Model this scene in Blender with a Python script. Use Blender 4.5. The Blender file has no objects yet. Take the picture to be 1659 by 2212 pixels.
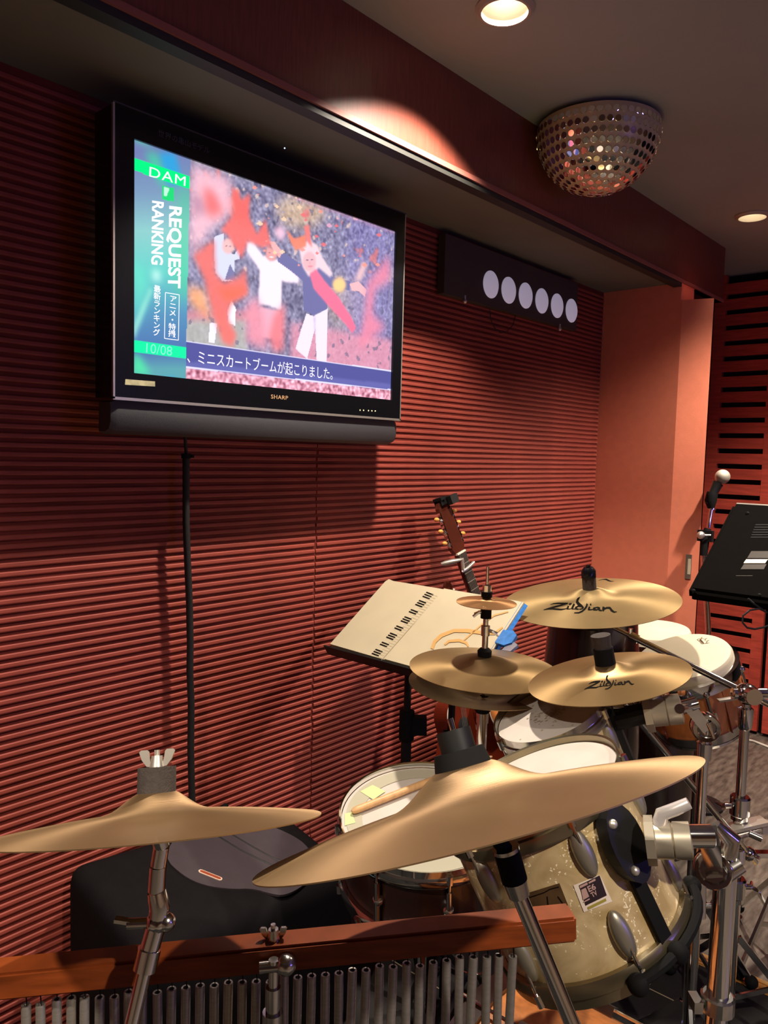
import bpy, bmesh, math, random
import numpy as np
from mathutils import Vector, Matrix

random.seed(7)
rng = np.random.RandomState(5)
S = bpy.context.scene
C = S.collection
PI = math.pi
R_ = math.radians

# ---------------------------------------------------------------- camera
# room axes: wall with the television is the plane x = 0, y runs along it, z is up; metres
EYE = Vector((1.63, 0.0, 1.45))
FPX = 1661.0                                   # focal length for a 1659 x 2212 picture
ROT = Matrix(((0.7460706, -0.06984772, 0.66219329),
              (0.66536232, 0.03949537, -0.74547508),
              (0.02591616, 0.99677551, 0.07594037)))
cam_d = bpy.data.cameras.new('camera')
cam = bpy.data.objects.new('camera', cam_d)
C.objects.link(cam)
cam.matrix_world = Matrix.Translation(EYE) @ ROT.to_4x4()
cam_d.sensor_fit = 'VERTICAL'
cam_d.sensor_height = 36.0
cam_d.sensor_width = 27.0
cam_d.lens = FPX / 2212.0 * 36.0
cam_d.clip_start = 0.02
S.camera = cam

# ---------------------------------------------------------------- world, lamps, exposure
w = bpy.data.worlds.new('world')
S.world = w
w.use_nodes = True
w.node_tree.nodes['Background'].inputs[0].default_value = (0.02, 0.014, 0.012, 1)
w.node_tree.nodes['Background'].inputs[1].default_value = 0.25
S.view_settings.view_transform = 'Standard'
S.view_settings.look = 'None'
S.view_settings.gamma = 1.0
S.view_settings.use_curve_mapping = False
S.view_settings.exposure = 0.18

WARM = (1.0, 0.88, 0.74)
# x, y, power, cone angle, cone softness
LAMPS = [(0.615, 1.505, 124.0, 118, 0.3), (0.598, 3.36, 70.0, 60, 0.7), (1.22, 3.12, 180.0, 130, 0.55), (1.15, -0.5, 120.0, 118, 0.4), (2.5, 0.4, 150.0, 118, 0.4)]
ZC = 2.45                                      # ceiling height

# ---------------------------------------------------------------- geometry helpers
def ray(px, py):
    return ROT @ Vector(((px - 829.5) / FPX, -(py - 1106.0) / FPX, -1.0))

def at(px, py, depth):
    """room point seen in that direction, that many metres in front of the eye"""
    return EYE + ray(px, py) * depth

def hit(px, py, p, n):
    """where that line of sight meets the plane through p with normal n"""
    d = ray(px, py); n = Vector(n)
    return EYE + d * ((Vector(p) - EYE).dot(n) / d.dot(n))

def frame(n, ref=(0, 0, 1)):
    """rotation whose z is n and whose x is ref laid into the plane"""
    n = Vector(n).normalized(); r = Vector(ref)
    x = (r - n * r.dot(n))
    if x.length < 1e-4:
        x = n.orthogonal()
    x.normalize()
    y = n.cross(x)
    return Matrix((x, y, n)).transposed()

class MB:
    def __init__(self):
        self.v = []; self.f = []
    def add(self, vs, fs):
        k = len(self.v)
        self.v += [Vector(a) for a in vs]
        self.f += [[i + k for i in q] for q in fs]
        return self
    def box(self, lo, hi, M=None):
        a, b = lo, hi
        vs = [(x, y, z) for z in (a[2], b[2]) for y in (a[1], b[1]) for x in (a[0], b[0])]
        if M is not None: vs = [M @ Vector(v) for v in vs]
        return self.add(vs, [(0, 2, 3, 1), (4, 5, 7, 6), (0, 1, 5, 4), (1, 3, 7, 5), (3, 2, 6, 7), (2, 0, 4, 6)])
    def bar(self, p0, p1, wx, wy, up=(0, 0, 1)):
        """rectangular bar from p0 to p1"""
        p0, p1 = Vector(p0), Vector(p1)
        F = frame(p1 - p0, up); L = (p1 - p0).length
        return self.box((-wx / 2, -wy / 2, 0), (wx / 2, wy / 2, L), Matrix.Translation(p0) @ F.to_4x4())
    def tube(self, pts, r, seg=10, cap=True):
        pts = [Vector(p) for p in pts]
        rs = r if isinstance(r, (list, tuple)) else [r] * len(pts)
        vs = []; fs = []
        prev = None
        for i, p in enumerate(pts):
            t = (pts[min(i + 1, len(pts) - 1)] - pts[max(i - 1, 0)])
            if t.length < 1e-9: t = Vector((0, 0, 1))
            t.normalize()
            if prev is None: x = t.orthogonal().normalized()
            else:
                x = prev - t * prev.dot(t)
                x = x.normalized() if x.length > 1e-6 else t.orthogonal().normalized()
            prev = x; y = t.cross(x)
            for k in range(seg):
                a = 2 * PI * k / seg
                vs.append(p + (x * math.cos(a) + y * math.sin(a)) * rs[i])
        for i in range(len(pts) - 1):
            for k in range(seg):
                k2 = (k + 1) % seg
                fs.append((i * seg + k, i * seg + k2, (i + 1) * seg + k2, (i + 1) * seg + k))
        if cap:
            fs.append(tuple(range(seg))[::-1]); m = (len(pts) - 1) * seg
            fs.append(tuple(range(m, m + seg)))
        return self.add(vs, fs)
    def lathe(self, prof, seg=32, M=None, close=False):
        """profile of (radius, z) turned about z"""
        vs = []; fs = []
        for r, z in prof:
            for k in range(seg):
                a = 2 * PI * k / seg
                vs.append(Vector((r * math.cos(a), r * math.sin(a), z)))
        n = len(prof)
        for i in range(n if close else n - 1):
            j = (i + 1) % n
            for k in range(seg):
                k2 = (k + 1) % seg
                fs.append((i * seg + k, i * seg + k2, j * seg + k2, j * seg + k))
        if not close:
            if prof[0][0] > 1e-6: fs.append(tuple(range(seg))[::-1])
            if prof[-1][0] > 1e-6: fs.append(tuple(range((n - 1) * seg, n * seg)))
        if M is not None: vs = [M @ v for v in vs]
        return self.add(vs, fs)
    def prism(self, poly, z0, z1, M=None):
        n = len(poly)
        vs = [Vector((x, y, z0)) for x, y in poly] + [Vector((x, y, z1)) for x, y in poly]
        if M is not None: vs = [M @ v for v in vs]
        fs = [tuple(range(n))[::-1], tuple(range(n, 2 * n))] + [(i, (i + 1) % n, (i + 1) % n + n, i + n) for i in range(n)]
        return self.add(vs, fs)
    def ball(self, c, r, seg=14, rings=9, sc=(1, 1, 1), M=None):
        c = Vector(c)
        prof = [(r * math.sin(PI * i / rings), -r * math.cos(PI * i / rings)) for i in range(rings + 1)]
        T = Matrix.Translation(c) @ (M.to_4x4() if M is not None else Matrix.Identity(4)) @ Matrix.Diagonal((sc[0], sc[1], sc[2], 1))
        prof[0] = (1e-5, prof[0][1]); prof[-1] = (1e-5, prof[-1][1])
        return self.lathe(prof, seg, T)
    def strokes(self, lines, lift=0.0):
        """flat ribbons; a line is [(point, half width vector), ...]"""
        for ln in lines:
            vs = []; fs = []
            for p, h in ln:
                vs += [p + h, p - h]
            for i in range(len(ln) - 1):
                fs.append((2 * i, 2 * i + 1, 2 * i + 3, 2 * i + 2))
            self.add(vs, fs)
        return self
    def mesh(self, name, smooth=False, origin=None):
        me = bpy.data.meshes.new(name)
        o = Vector(origin) if origin is not None else Vector((0, 0, 0))
        me.from_pydata([tuple(v - o) for v in self.v], [], self.f)
        bm = bmesh.new(); bm.from_mesh(me)
        bmesh.ops.remove_doubles(bm, verts=bm.verts, dist=1e-6)
        bmesh.ops.recalc_face_normals(bm, faces=bm.faces)
        bm.to_mesh(me); bm.free()
        if smooth:
            for p in me.polygons: p.use_smooth = True
            try: me.set_sharp_from_angle(angle=R_(38))
            except Exception: pass
        return me

def obj(name, mb, m, parent=None, smooth=False, at_=None):
    """ONE mesh object; geometry is given in room coordinates (or the parent's, when parent is None)"""
    me = mb if isinstance(mb, bpy.types.Mesh) else mb.mesh(name, smooth)
    o = bpy.data.objects.new(name, me)
    C.objects.link(o)
    if m is not None and len(me.materials) == 0: me.materials.append(m)
    if parent is not None:
        o.parent = parent
        o.matrix_parent_inverse = world_of(parent).inverted()
    return o

WM = {}
def world_of(o):
    return WM.get(o.name, Matrix.Identity(4))

def thing(name, label, cat, loc=(0, 0, 0), group=None):
    o = bpy.data.objects.new(name, None)
    C.objects.link(o)
    o.location = loc
    o.empty_display_size = 0.05
    WM[o.name] = Matrix.Translation(Vector(loc))
    return tag(o, label, cat, group)

def tag(o, label, cat, group=None):
    o['label'] = label; o['category'] = cat
    if group: o['group'] = group
    return o

def struct(name, mb, m, parent=None, smooth=False):
    o = obj(name, mb, m, parent, smooth)
    if parent is None: o['kind'] = 'structure'
    return o

def local(name, mb, m, parent, M, smooth=True):
    """a part whose mesh is given in a local frame M (room placement)"""
    me = mb.mesh(name, smooth)
    me.transform(M)
    return obj(name, me, m, parent)

# ---------------------------------------------------------------- materials
def lin(c):
    return tuple(((v / 255) / 12.92 if v / 255 <= 0.04045 else ((v / 255 + 0.055) / 1.055) ** 2.4) for v in c)

def mat(name, base, rough=0.5, metal=0.0, var=0.0, scale=8.0, stretch=(1, 1, 1), bump=0.0, bscale=60.0, spec=0.5,
        emit=None, estr=0.0, aniso=0.0, coat=0.0, trans=0.0, dark=None, detail=4.0):
    m = bpy.data.materials.new(name)
    m.use_nodes = True
    nt = m.node_tree; N = nt.nodes; L = nt.links
    b = N['Principled BSDF']
    b.inputs['Base Color'].default_value = (*base, 1)
    b.inputs['Roughness'].default_value = rough
    b.inputs['Metallic'].default_value = metal
    b.inputs['Specular IOR Level'].default_value = spec
    if coat: b.inputs['Coat Weight'].default_value = coat; b.inputs['Coat Roughness'].default_value = 0.1
    if trans: b.inputs['Transmission Weight'].default_value = trans
    if emit is not None:
        b.inputs['Emission Color'].default_value = (*emit, 1)
        b.inputs['Emission Strength'].default_value = estr
    tc = N.new('ShaderNodeTexCoord'); mp = N.new('ShaderNodeMapping')
    mp.inputs['Scale'].default_value = stretch
    L.new(tc.outputs['Object'], mp.inputs['Vector'])
    if var > 0:
        nz = N.new('ShaderNodeTexNoise')
        nz.inputs['Scale'].default_value = scale
        nz.inputs['Detail'].default_value = detail
        L.new(mp.outputs['Vector'], nz.inputs['Vector'])
        cr = N.new('ShaderNodeValToRGB')
        d = dark if dark is not None else tuple(v * (1 - var) for v in base)
        cr.color_ramp.elements[0].position = 0.32; cr.color_ramp.elements[0].color = (*d, 1)
        cr.color_ramp.elements[1].position = 0.68; cr.color_ramp.elements[1].color = (*[min(1, v * (1 + var * 0.5)) for v in base], 1)
        L.new(nz.outputs['Fac'], cr.inputs['Fac'])
        L.new(cr.outputs['Color'], b.inputs['Base Color'])
    if bump > 0:
        n2 = N.new('ShaderNodeTexNoise'); n2.inputs['Scale'].default_value = bscale; n2.inputs['Detail'].default_value = 3
        L.new(mp.outputs['Vector'], n2.inputs['Vector'])
        bp = N.new('ShaderNodeBump'); bp.inputs['Strength'].default_value = bump; bp.inputs['Distance'].default_value = 0.002
        L.new(n2.outputs['Fac'], bp.inputs['Height']); L.new(bp.outputs['Normal'], b.inputs['Normal'])
    if aniso:
        b.inputs['Anisotropic'].default_value = aniso
    return m

M = {}
M['slat'] = mat('red_stained_slat', lin((154, 70, 57)), 0.6, var=0.2, scale=9, stretch=(6, 1.2, 10), spec=0.3)
M['slat_back'] = mat('red_stained_backboard', lin((112, 44, 36)), 0.7, var=0.3, scale=6, stretch=(1, 1, 6), spec=0.2)
M['salmon'] = mat('salmon_painted_plaster', lin((222, 128, 98)), 0.8, var=0.05, scale=30, bump=0.15, bscale=300, spec=0.25)
M['fascia'] = mat('red_brown_wood_film', lin((120, 60, 47)), 0.42, var=0.2, scale=14, stretch=(1, 12, 1), spec=0.45)
M['lip'] = mat('red_brown_lip', lin((150, 88, 76)), 0.6)
M['ceiling'] = mat('dark_grey_ceiling_paint', lin((150, 156, 150)), 0.75, var=0.06, scale=3, spec=0.25)
M['soffit'] = mat('charcoal_soffit_paint', lin((112, 112, 104)), 0.75, var=0.08, scale=4, spec=0.25)
M['edge'] = mat('shaded_edge_strip', lin((38, 38, 34)), 0.6)  # shadow on the soffit edge, put into its dark colour
M['room'] = mat('beige_wall_paint', lin((160, 138, 118)), 0.8, var=0.1, scale=2)
M['backred'] = mat('red_stained_panel', lin((186, 74, 58)), 0.5, var=0.25, scale=7, stretch=(1.5, 6, 12), spec=0.35)
M['barbox'] = mat('dark_brown_grey_housing', lin((66, 56, 50)), 0.7)
M['void'] = mat('black_void_felt', lin((20, 18, 17)), 0.9)
M['floor'] = mat('grey_streaked_vinyl', lin((106, 96, 86)), 0.42, var=0.6, scale=7, stretch=(7, 1.6, 1), bump=0.15, bscale=40, detail=8)
M['matblack'] = mat('black_carpet_tile', lin((26, 23, 21)), 0.9, var=0.3, scale=120, bump=0.4, bscale=400)
M['brass_strip'] = mat('brass_nosing', lin((244, 206, 136)), 0.38, 1.0)
M['blackplastic'] = mat('black_matt_plastic', lin((24, 23, 23)), 0.5, var=0.1, scale=50, spec=0.3)
M['backcover'] = mat('black_textured_cover', lin((15, 13, 12)), 0.9, var=0.1, scale=50, spec=0.02)
M['piano'] = mat('glossy_black_bezel', lin((14, 14, 18)), 0.25)
M['tvgrey'] = mat('charcoal_speaker_grille', lin((62, 62, 66)), 0.6, bump=0.3, bscale=900)
M['silver'] = mat('satin_silver_trim', lin((214, 206, 194)), 0.36, 0.8)
M['chrome'] = mat('chrome', (0.78, 0.77, 0.75), 0.08, 1.0)
M['lugmetal'] = mat('matt_grey_cast_lug', lin((176, 170, 152)), 0.38, 0.8)
M['chrome_soft'] = mat('worn_chrome', (0.66, 0.64, 0.6), 0.2, 1.0, var=0.12, scale=60)
M['rubber'] = mat('black_rubber', lin((15, 14, 14)), 0.8, spec=0.2)
M['felt'] = mat('charcoal_felt', lin((66, 58, 54)), 0.95, var=0.2, scale=200, bump=0.5, bscale=500)
M['cable'] = mat('black_braided_sleeve', lin((18, 17, 18)), 0.6, bump=0.6, bscale=700)
M['headwhite'] = mat('coated_drum_head', lin((198, 188, 178)), 0.6, var=0.06, scale=14)
M['skin'] = mat('cream_conga_head', lin((216, 202, 174)), 0.5, var=0.08, scale=9)
M['shell_dark'] = mat('dark_brown_lacquer', lin((44, 22, 18)), 0.25, var=0.3, scale=6, stretch=(1, 1, 5), coat=0.5)
M['wood_orange'] = mat('orange_lacquered_wood', lin((214, 132, 70)), 0.35, var=0.25, scale=6, stretch=(9, 9, 1), coat=0.4)
M['wood_bar'] = mat('reddish_hardwood', lin((132, 62, 26)), 0.4, var=0.3, scale=8, stretch=(2, 2, 14), spec=0.2)
M['wood_stick'] = mat('hickory', lin((214, 166, 112)), 0.45, var=0.15, scale=20, stretch=(4, 4, 1))
M['guitar_top'] = mat('amber_spruce_top', lin((212, 128, 66)), 0.25, var=0.18, scale=14, stretch=(8, 1, 1), coat=0.5)
M['guitar_side'] = mat('mahogany_gloss', lin((112, 38, 20)), 0.22, var=0.25, scale=8, coat=0.6)
M['guitar_head'] = mat('dark_mahogany_headstock', lin((78, 34, 22)), 0.22, var=0.2, scale=20, coat=0.5)
M['ebony'] = mat('dark_fingerboard', lin((34, 22, 18)), 0.4)
M['ivory'] = mat('ivory_plastic', lin((236, 226, 206)), 0.4)
M['amber'] = mat('amber_tuner_button', lin((230, 160, 74)), 0.25, coat=0.3)
M['page'] = mat('cream_paper_cover', lin((200, 186, 156)), 0.65, var=0.05, scale=12)
M['pages'] = mat('page_edges', lin((232, 220, 190)), 0.8)
M['ink'] = mat('black_print', lin((18, 15, 13)), 0.9, spec=0.05)
M['greyline'] = mat('grey_print', lin((176, 160, 130)), 0.7)
M['tan'] = mat('tan_print', lin((206, 158, 92)), 0.7)
M['blue'] = mat('blue_plastic', lin((52, 122, 200)), 0.3, var=0.25, scale=90)
M['clear'] = mat('clear_plastic', lin((220, 228, 240)), 0.1, trans=0.75)
M['bag'] = mat('black_nylon', lin((17, 14, 16)), 0.8, spec=0.12, var=0.15, scale=30, bump=0.3, bscale=500)
M['bagtop'] = mat('lit_top_nylon', lin((58, 48, 54)), 0.6, var=0.1, scale=30, bump=0.2, bscale=500)  # black nylon as it looks on the lit top, light put into the colour
M['piping'] = mat('black_piping', lin((12, 11, 11)), 0.5)
M['tagred'] = mat('orange_brown_leather', lin((150, 62, 28)), 0.6)
M['tagwhite'] = mat('pale_stitching', lin((226, 196, 176)), 0.6)
M['bracket'] = mat('warm_grey_cast_metal', lin((186, 176, 156)), 0.35, 0.6)
M['bracket_white'] = mat('pale_cast_lever', lin((214, 208, 204)), 0.3, 0.5)
M['tubes'] = mat('dull_aluminium_tube', lin((168, 162, 152)), 0.42, 0.75, var=0.1, scale=60)
M['tape'] = mat('pale_green_tape', lin((196, 208, 150)), 0.6)
M['gold_hoop'] = mat('dull_brass_grey_hoop', lin((150, 138, 112)), 0.28, 0.9, var=0.12, scale=20)
M['socket'] = mat('frosted_lit_lens', lin((222, 214, 226)), 0.6, emit=lin((150, 144, 160)), estr=0.6)
M['tile'] = mat('mirror_tile', (0.86, 0.86, 0.84), 0.03, 1.0)
M['ballbase'] = mat('cream_ball_body', lin((196, 178, 140)), 0.35)
M['label'] = mat('white_paper_label', lin((232, 216, 198)), 0.6)
M['labelgrey'] = mat('grey_rating_print', lin((66, 60, 54)), 0.5)
M['steel'] = mat('steel_plate', lin((150, 140, 130)), 0.35, 0.8)
M['cream_plastic'] = mat('cream_switch', lin((238, 226, 196)), 0.4)
M['bulb'] = mat('lamp_bulb', (1, 1, 1), 0.5, emit=(1.0, 0.86, 0.66), estr=12.0)
M['can'] = mat('white_lamp_baffle', lin((170, 160, 142)), 0.35)
M['led'] = mat('lit_blue_led', (1, 1, 1), 0.5, emit=(0.5, 0.7, 1.0), estr=3.0)
M['ledy'] = mat('lit_yellow_led', (1, 1, 1), 0.5, emit=(1.0, 0.8, 0.2), estr=2.0)
M['white_cable'] = mat('white_cable_sheath', lin((210, 204, 190)), 0.5)
M['sticker_dark'] = mat('dark_sticker_print', lin((40, 24, 30)), 0.5)
M['sticker_mauve'] = mat('mauve_sticker_print', lin((186, 150, 140)), 0.5)
M['sticker_green'] = mat('olive_sticker_print', lin((160, 146, 60)), 0.5)
M['badge'] = mat('aged_brass_badge', lin((120, 92, 62)), 0.4, 0.6, var=0.2, scale=60)
M['bluestrip'] = mat('indigo_lamp_glass', (0.1, 0.1, 0.2), 0.3, emit=(0.22, 0.16, 1.0), estr=34.0)

def cymbal_mat(name, base, rough, groove):
    """lathed bronze: concentric tooling rings plus blotchy patina"""
    m = mat(name, base, rough, 0.72, var=0.16, scale=7)
    nt = m.node_tree; N = nt.nodes; L = nt.links; b = N['Principled BSDF']
    b.inputs['Anisotropic'].default_value = 0.8
    tg = N.new('ShaderNodeTangent'); tg.direction_type = 'RADIAL'; tg.axis = 'Z'
    L.new(tg.outputs[0], b.inputs['Tangent'])
    tc = N.new('ShaderNodeTexCoord'); ln = N.new('ShaderNodeVectorMath'); ln.operation = 'LENGTH'
    mp = N.new('ShaderNodeMapping'); mp.inputs['Scale'].default_value = (1, 1, 0)
    L.new(tc.outputs['Object'], mp.inputs[0]); L.new(mp.outputs[0], ln.inputs[0])
    nz = N.new('ShaderNodeTexNoise'); nz.noise_dimensions = '1D'; nz.inputs['Scale'].default_value = groove; nz.inputs['Detail'].default_value = 3
    L.new(ln.outputs['Value'], nz.inputs['W'])
    bp = N.new('ShaderNodeBump'); bp.inputs['Strength'].default_value = 0.10; bp.inputs['Distance'].default_value = 0.001
    L.new(nz.outputs['Fac'], bp.inputs['Height']); L.new(bp.outputs['Normal'], b.inputs['Normal'])
    return m
M['bronze'] = cymbal_mat('lathed_bronze', lin((196, 168, 118)), 0.38, 900)
M['bronze_old'] = cymbal_mat('aged_bronze', lin((154, 126, 84)), 0.40, 900)
M['bronze_dull'] = cymbal_mat('dull_brown_bronze', lin((150, 121, 86)), 0.44, 1200)
M['copper'] = cymbal_mat('coppery_bronze', lin((186, 138, 92)), 0.34, 300)

def pearl_mat():
    m = mat('cream_pearl_wrap', lin((206, 184, 138)), 0.28, coat=0.6)
    nt = m.node_tree; N = nt.nodes; L = nt.links; b = N['Principled BSDF']
    tc = N.new('ShaderNodeTexCoord')
    nz = N.new('ShaderNodeTexNoise'); nz.inputs['Scale'].default_value = 14; nz.inputs['Detail'].default_value = 3; nz.inputs['Distortion'].default_value = 1.4
    L.new(tc.outputs['Object'], nz.inputs['Vector'])
    cr = N.new('ShaderNodeValToRGB')
    cr.color_ramp.elements[0].position = 0.35; cr.color_ramp.elements[0].color = (*lin((176, 150, 104)), 1)
    cr.color_ramp.elements[1].position = 0.7; cr.color_ramp.elements[1].color = (*lin((222, 198, 150)), 1)
    L.new(nz.outputs['Fac'], cr.inputs['Fac'])
    vo = N.new('ShaderNodeTexVoronoi'); vo.inputs['Scale'].default_value = 84
    n3 = N.new('ShaderNodeTexNoise'); n3.inputs['Scale'].default_value = 40; n3.inputs['Detail'].default_value = 2
    mx0 = N.new('ShaderNodeMix'); mx0.data_type = 'RGBA'; mx0.inputs[0].default_value = 0.06
    L.new(tc.outputs['Object'], mx0.inputs[6]); L.new(n3.outputs['Color'], mx0.inputs[7])
    L.new(mx0.outputs[2], vo.inputs['Vector'])
    sp = N.new('ShaderNodeSeparateColor'); L.new(vo.outputs['Color'], sp.inputs[0])
    gt = N.new('ShaderNodeMath'); gt.operation = 'GREATER_THAN'; gt.inputs[1].default_value = 0.87
    L.new(sp.outputs[0], gt.inputs[0])
    lt = N.new('ShaderNodeMath'); lt.operation = 'LESS_THAN'; lt.inputs[1].default_value = 0.42
    L.new(vo.outputs['Distance'], lt.inputs[0])
    mu = N.new('ShaderNodeMath'); mu.operation = 'MULTIPLY'
    L.new(gt.outputs[0], mu.inputs[0]); L.new(lt.outputs[0], mu.inputs[1])
    mx = N.new('ShaderNodeMix'); mx.data_type = 'RGBA'
    L.new(mu.outputs[0], mx.inputs[0]); L.new(cr.outputs['Color'], mx.inputs[6]); mx.inputs[7].default_value = (*lin((246, 232, 196)), 1)
    L.new(mx.outputs[2], b.inputs['Base Color'])
    return m
M['pearl'] = pearl_mat()

# ================================================================= SETTING
YB = 4.34            # slotted wall at the far end
Y0 = -2.4            # wall behind the camera
X1 = 4.2             # far side of the room
YC = 3.293           # face of the column

struct('floor', MB().box((-0.1, Y0 - 0.1, -0.08), (X1 + 0.1, YB + 0.2, 0.0)), M['floor'])

# ceiling with real round holes for the lamps
def ceiling_mesh():
    bm = bmesh.new()
    def loop(pts):
        vs = [bm.verts.new(p) for p in pts]
        return [bm.edges.new((vs[i], vs[(i + 1) % len(vs)])) for i in range(len(vs))]
    E = loop([(-0.1, Y0 - 0.1, ZC), (X1 + 0.1, Y0 - 0.1, ZC), (X1 + 0.1, YB + 0.2, ZC), (-0.1, YB + 0.2, ZC)])
    for x, y, *_ in LAMPS:
        E += loop([(x + 0.056 * math.cos(2 * PI * k / 40), y + 0.056 * math.sin(2 * PI * k / 40), ZC) for k in range(40)])
    bmesh.ops.triangle_fill(bm, edges=E, use_beauty=True)
    for f in bm.faces:
        if f.normal.z > 0: f.normal_flip()
    r = bmesh.ops.extrude_face_region(bm, geom=bm.faces[:])
    for v in [g for g in r['geom'] if isinstance(g, bmesh.types.BMVert)]: v.co.z += 0.02
    bmesh.ops.recalc_face_normals(bm, faces=bm.faces)
    me = bpy.data.meshes.new('ceiling'); bm.to_mesh(me); bm.free()
    return me
struct('ceiling', ceiling_mesh(), M['ceiling'])

wl = struct('wall_left', MB().box((-0.1, Y0, 0), (0.0, YB + 0.05, ZC)), M['slat_back'])
struct('wall_right', MB().box((X1, Y0, 0), (X1 + 0.1, YB + 0.05, ZC)), M['room'])
struct('wall_front', MB().box((-0.1, Y0 - 0.1, 0), (X1 + 0.1, Y0, ZC)), M['room'])
wb = struct('wall_back', MB().box((-0.1, YB + 0.05, 0), (X1 + 0.1, YB + 0.15, ZC)), M['void'])

# louvre slats of the left wall: pitch 19.2 mm, two boards meeting at y = 1.535
def slat_mesh(y0, y1):
    d, hh = 0.0040, 0.0112
    prof = [(0.0005, 0.0), (d * 0.82, 0.0012), (d, 0.0034), (d * 0.93, 0.0092), (d * 0.35, hh), (0.0005, hh)]
    mb = MB(); n = len(prof)
    vs = [(x, y0, z) for x, z in prof] + [(x, y1, z) for x, z in prof]
    mb.add(vs, [tuple(range(n)), tuple(range(n, 2 * n))] + [(i, (i + 1) % n, (i + 1) % n + n, i + n) for i in range(n)])
    me = mb.mesh('slat'); me.materials.append(M['slat'])
    return me
near = [slat_mesh(-0.35, 1.5325 + e) for e in (-0.003, 0.0, 0.002)]
far = [slat_mesh(1.537 + e, YC - 0.002 - g) for e, g in ((-0.001, 0.0), (0.003, 0.004), (0.0, 0.002))]
k = 0
z = 0.06
while z < 2.185:
    for grp in (near, far):
        o = obj('slat', grp[random.randrange(3)], None, wl)
        o.location = (random.uniform(-0.0006, 0.0006), 0, z)
    z += 0.0192; k += 1

# slotted red panels of the back wall
def back_panel(x0, x1, stile=0.058):
    o = obj('panel_stile', MB().box((x0, YB, 0.02), (x0 + 0.058, YB + 0.03, ZC)), M['backred'], wb)
    o = obj('panel_stile', MB().box((x1 - 0.056, YB, 0.02), (x1, YB + 0.03, ZC)), M['backred'], wb)
    zz = 0.045
    i = 0
    while zz < ZC - 0.05:
        obj('panel_slat', MB().box((x0 + 0.058, YB + 0.002, zz), (x1 - 0.056, YB + 0.026, zz + 0.056)), M['backred'], wb)
        zz += 0.0822
for i in range(4):
    back_panel(0.13 + i * 0.37, 0.476 + i * 0.37)

# column with a chamfered side, beam above, soffit
col = [(0, YC), (0.358, YC), (0.4767, 3.3258), (0.463, 3.352), (0.30, 3.8), (0, 3.8)]
struct('wall_column', MB().prism(col, 0, 2.128).prism([(0, YC), (0.351, YC), (0.351, 3.44), (0, 3.44)], 2.128, 2.2), M['salmon'])
struct('trim_1', MB().box((0.335, Y0, 2.2135), (0.352, 3.8, ZC)), M['fascia'])
struct('trim_2', MB().box((0.318, Y0, 2.184), (0.3525, YC - 0.001, 2.2)), M['edge'])
struct('trim_5', MB().box((0.318, Y0, 2.2), (0.358, 3.8, 2.2135)), M['lip'])
struct('trim_3', MB().box((0.0, Y0, 2.2), (0.318, YC - 0.001, 2.23)), M['soffit'])
struct('trim_4', MB().box((0.0, YC, 2.2), (0.3515, 3.8, 2.212)), M['fascia'])
struct('baseboard_left', MB().box((0.0, Y0, 0), (0.014, YC, 0.055)), M['slat_back'])

# black mat with brass edge
matt = tag(obj('drum_mat', MB().box((0.15, -0.6, 0.0), (1.9, 2.20, 0.008)), M['matblack']), 'black carpet mat under the drum kit with a ribbed brass edge', 'mat')
st = MB()
for i in range(5):
    st.box((0.15, 2.205 + i * 0.011, 0.0), (1.9, 2.213 + i * 0.011, 0.010 + 0.002 * (i % 2)))
st.box((0.15, 2.2, 0.0), (1.9, 2.262, 0.007))
o = obj('edge_strip', st, M['brass_strip'], matt); o['label'] = 'ribbed brass edge strip'
sm = MB()
for i in range(6): sm.box((0.15, 0.0 + i * 0.4, 0.008), (1.9, 0.003 + i * 0.4, 0.0086))
obj('seam', sm, M['greyline'], matt)

tag(obj('floor_cable', MB().tube([(0.2, 4.20, 0.006), (0.5, 4.22, 0.006), (0.8, 4.1, 0.006), (1.2, 4.15, 0.006), (1.9, 4.2, 0.006)], 0.006, 8), M['white_cable'], smooth=True),
    'white cable lying on the floor along the slotted red wall', 'cable')

# ================================================================= DOWNLIGHTS
def downlight(x, y, power, cone, soft, label):
    t = thing('downlight', label, 'lamp', (x, y, ZC), 'recessed ceiling downlights')
    # flanged ring and stepped baffle going up into the ceiling
    obj('trim_ring', MB().lathe([(0.055, 0.0), (0.066, 0.0), (0.066, -0.004), (0.058, -0.012), (0.052, -0.012), (0.052, 0.0)], 48, Matrix.Translation((x, y, ZC)), close=True), M['can'], t, True)
    prof = []
    for i in range(7):
        r = 0.0545 - i * 0.0012
        prof += [(r, i * 0.012), (r - 0.0008, i * 0.012 + 0.009)]
    prof += [(0.03, 0.088)]
    out = [(r + 0.0015, zz) for r, zz in prof][::-1]
    obj('baffle', MB().lathe(prof + out, 40, Matrix.Translation((x, y, ZC)), close=True), M['can'], t, True)
    obj('bulb', MB().ball((x, y, ZC + 0.055), 0.032, 20, 10, (1, 1, 0.8)), M['bulb'], t, True)
    ld = bpy.data.lights.new('downlight_lamp', 'SPOT')
    ld.energy = power; ld.color = WARM; ld.spot_size = R_(cone); ld.spot_blend = soft; ld.shadow_soft_size = 0.03
    lo = bpy.data.objects.new('lamp_source', ld); C.objects.link(lo)
    lo.location = (x, y, ZC + 0.012)
LL = ['bright recessed downlight in the ceiling above the television', 'recessed downlight in the ceiling at the right edge, beyond the mirror ball',
      'recessed downlight in front of the salmon column', 'recessed downlight above the viewer',
      'recessed downlight in the middle of the room, far from the slatted wall']
for lamp, lb in zip(LAMPS, LL): downlight(*lamp, lb)

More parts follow.
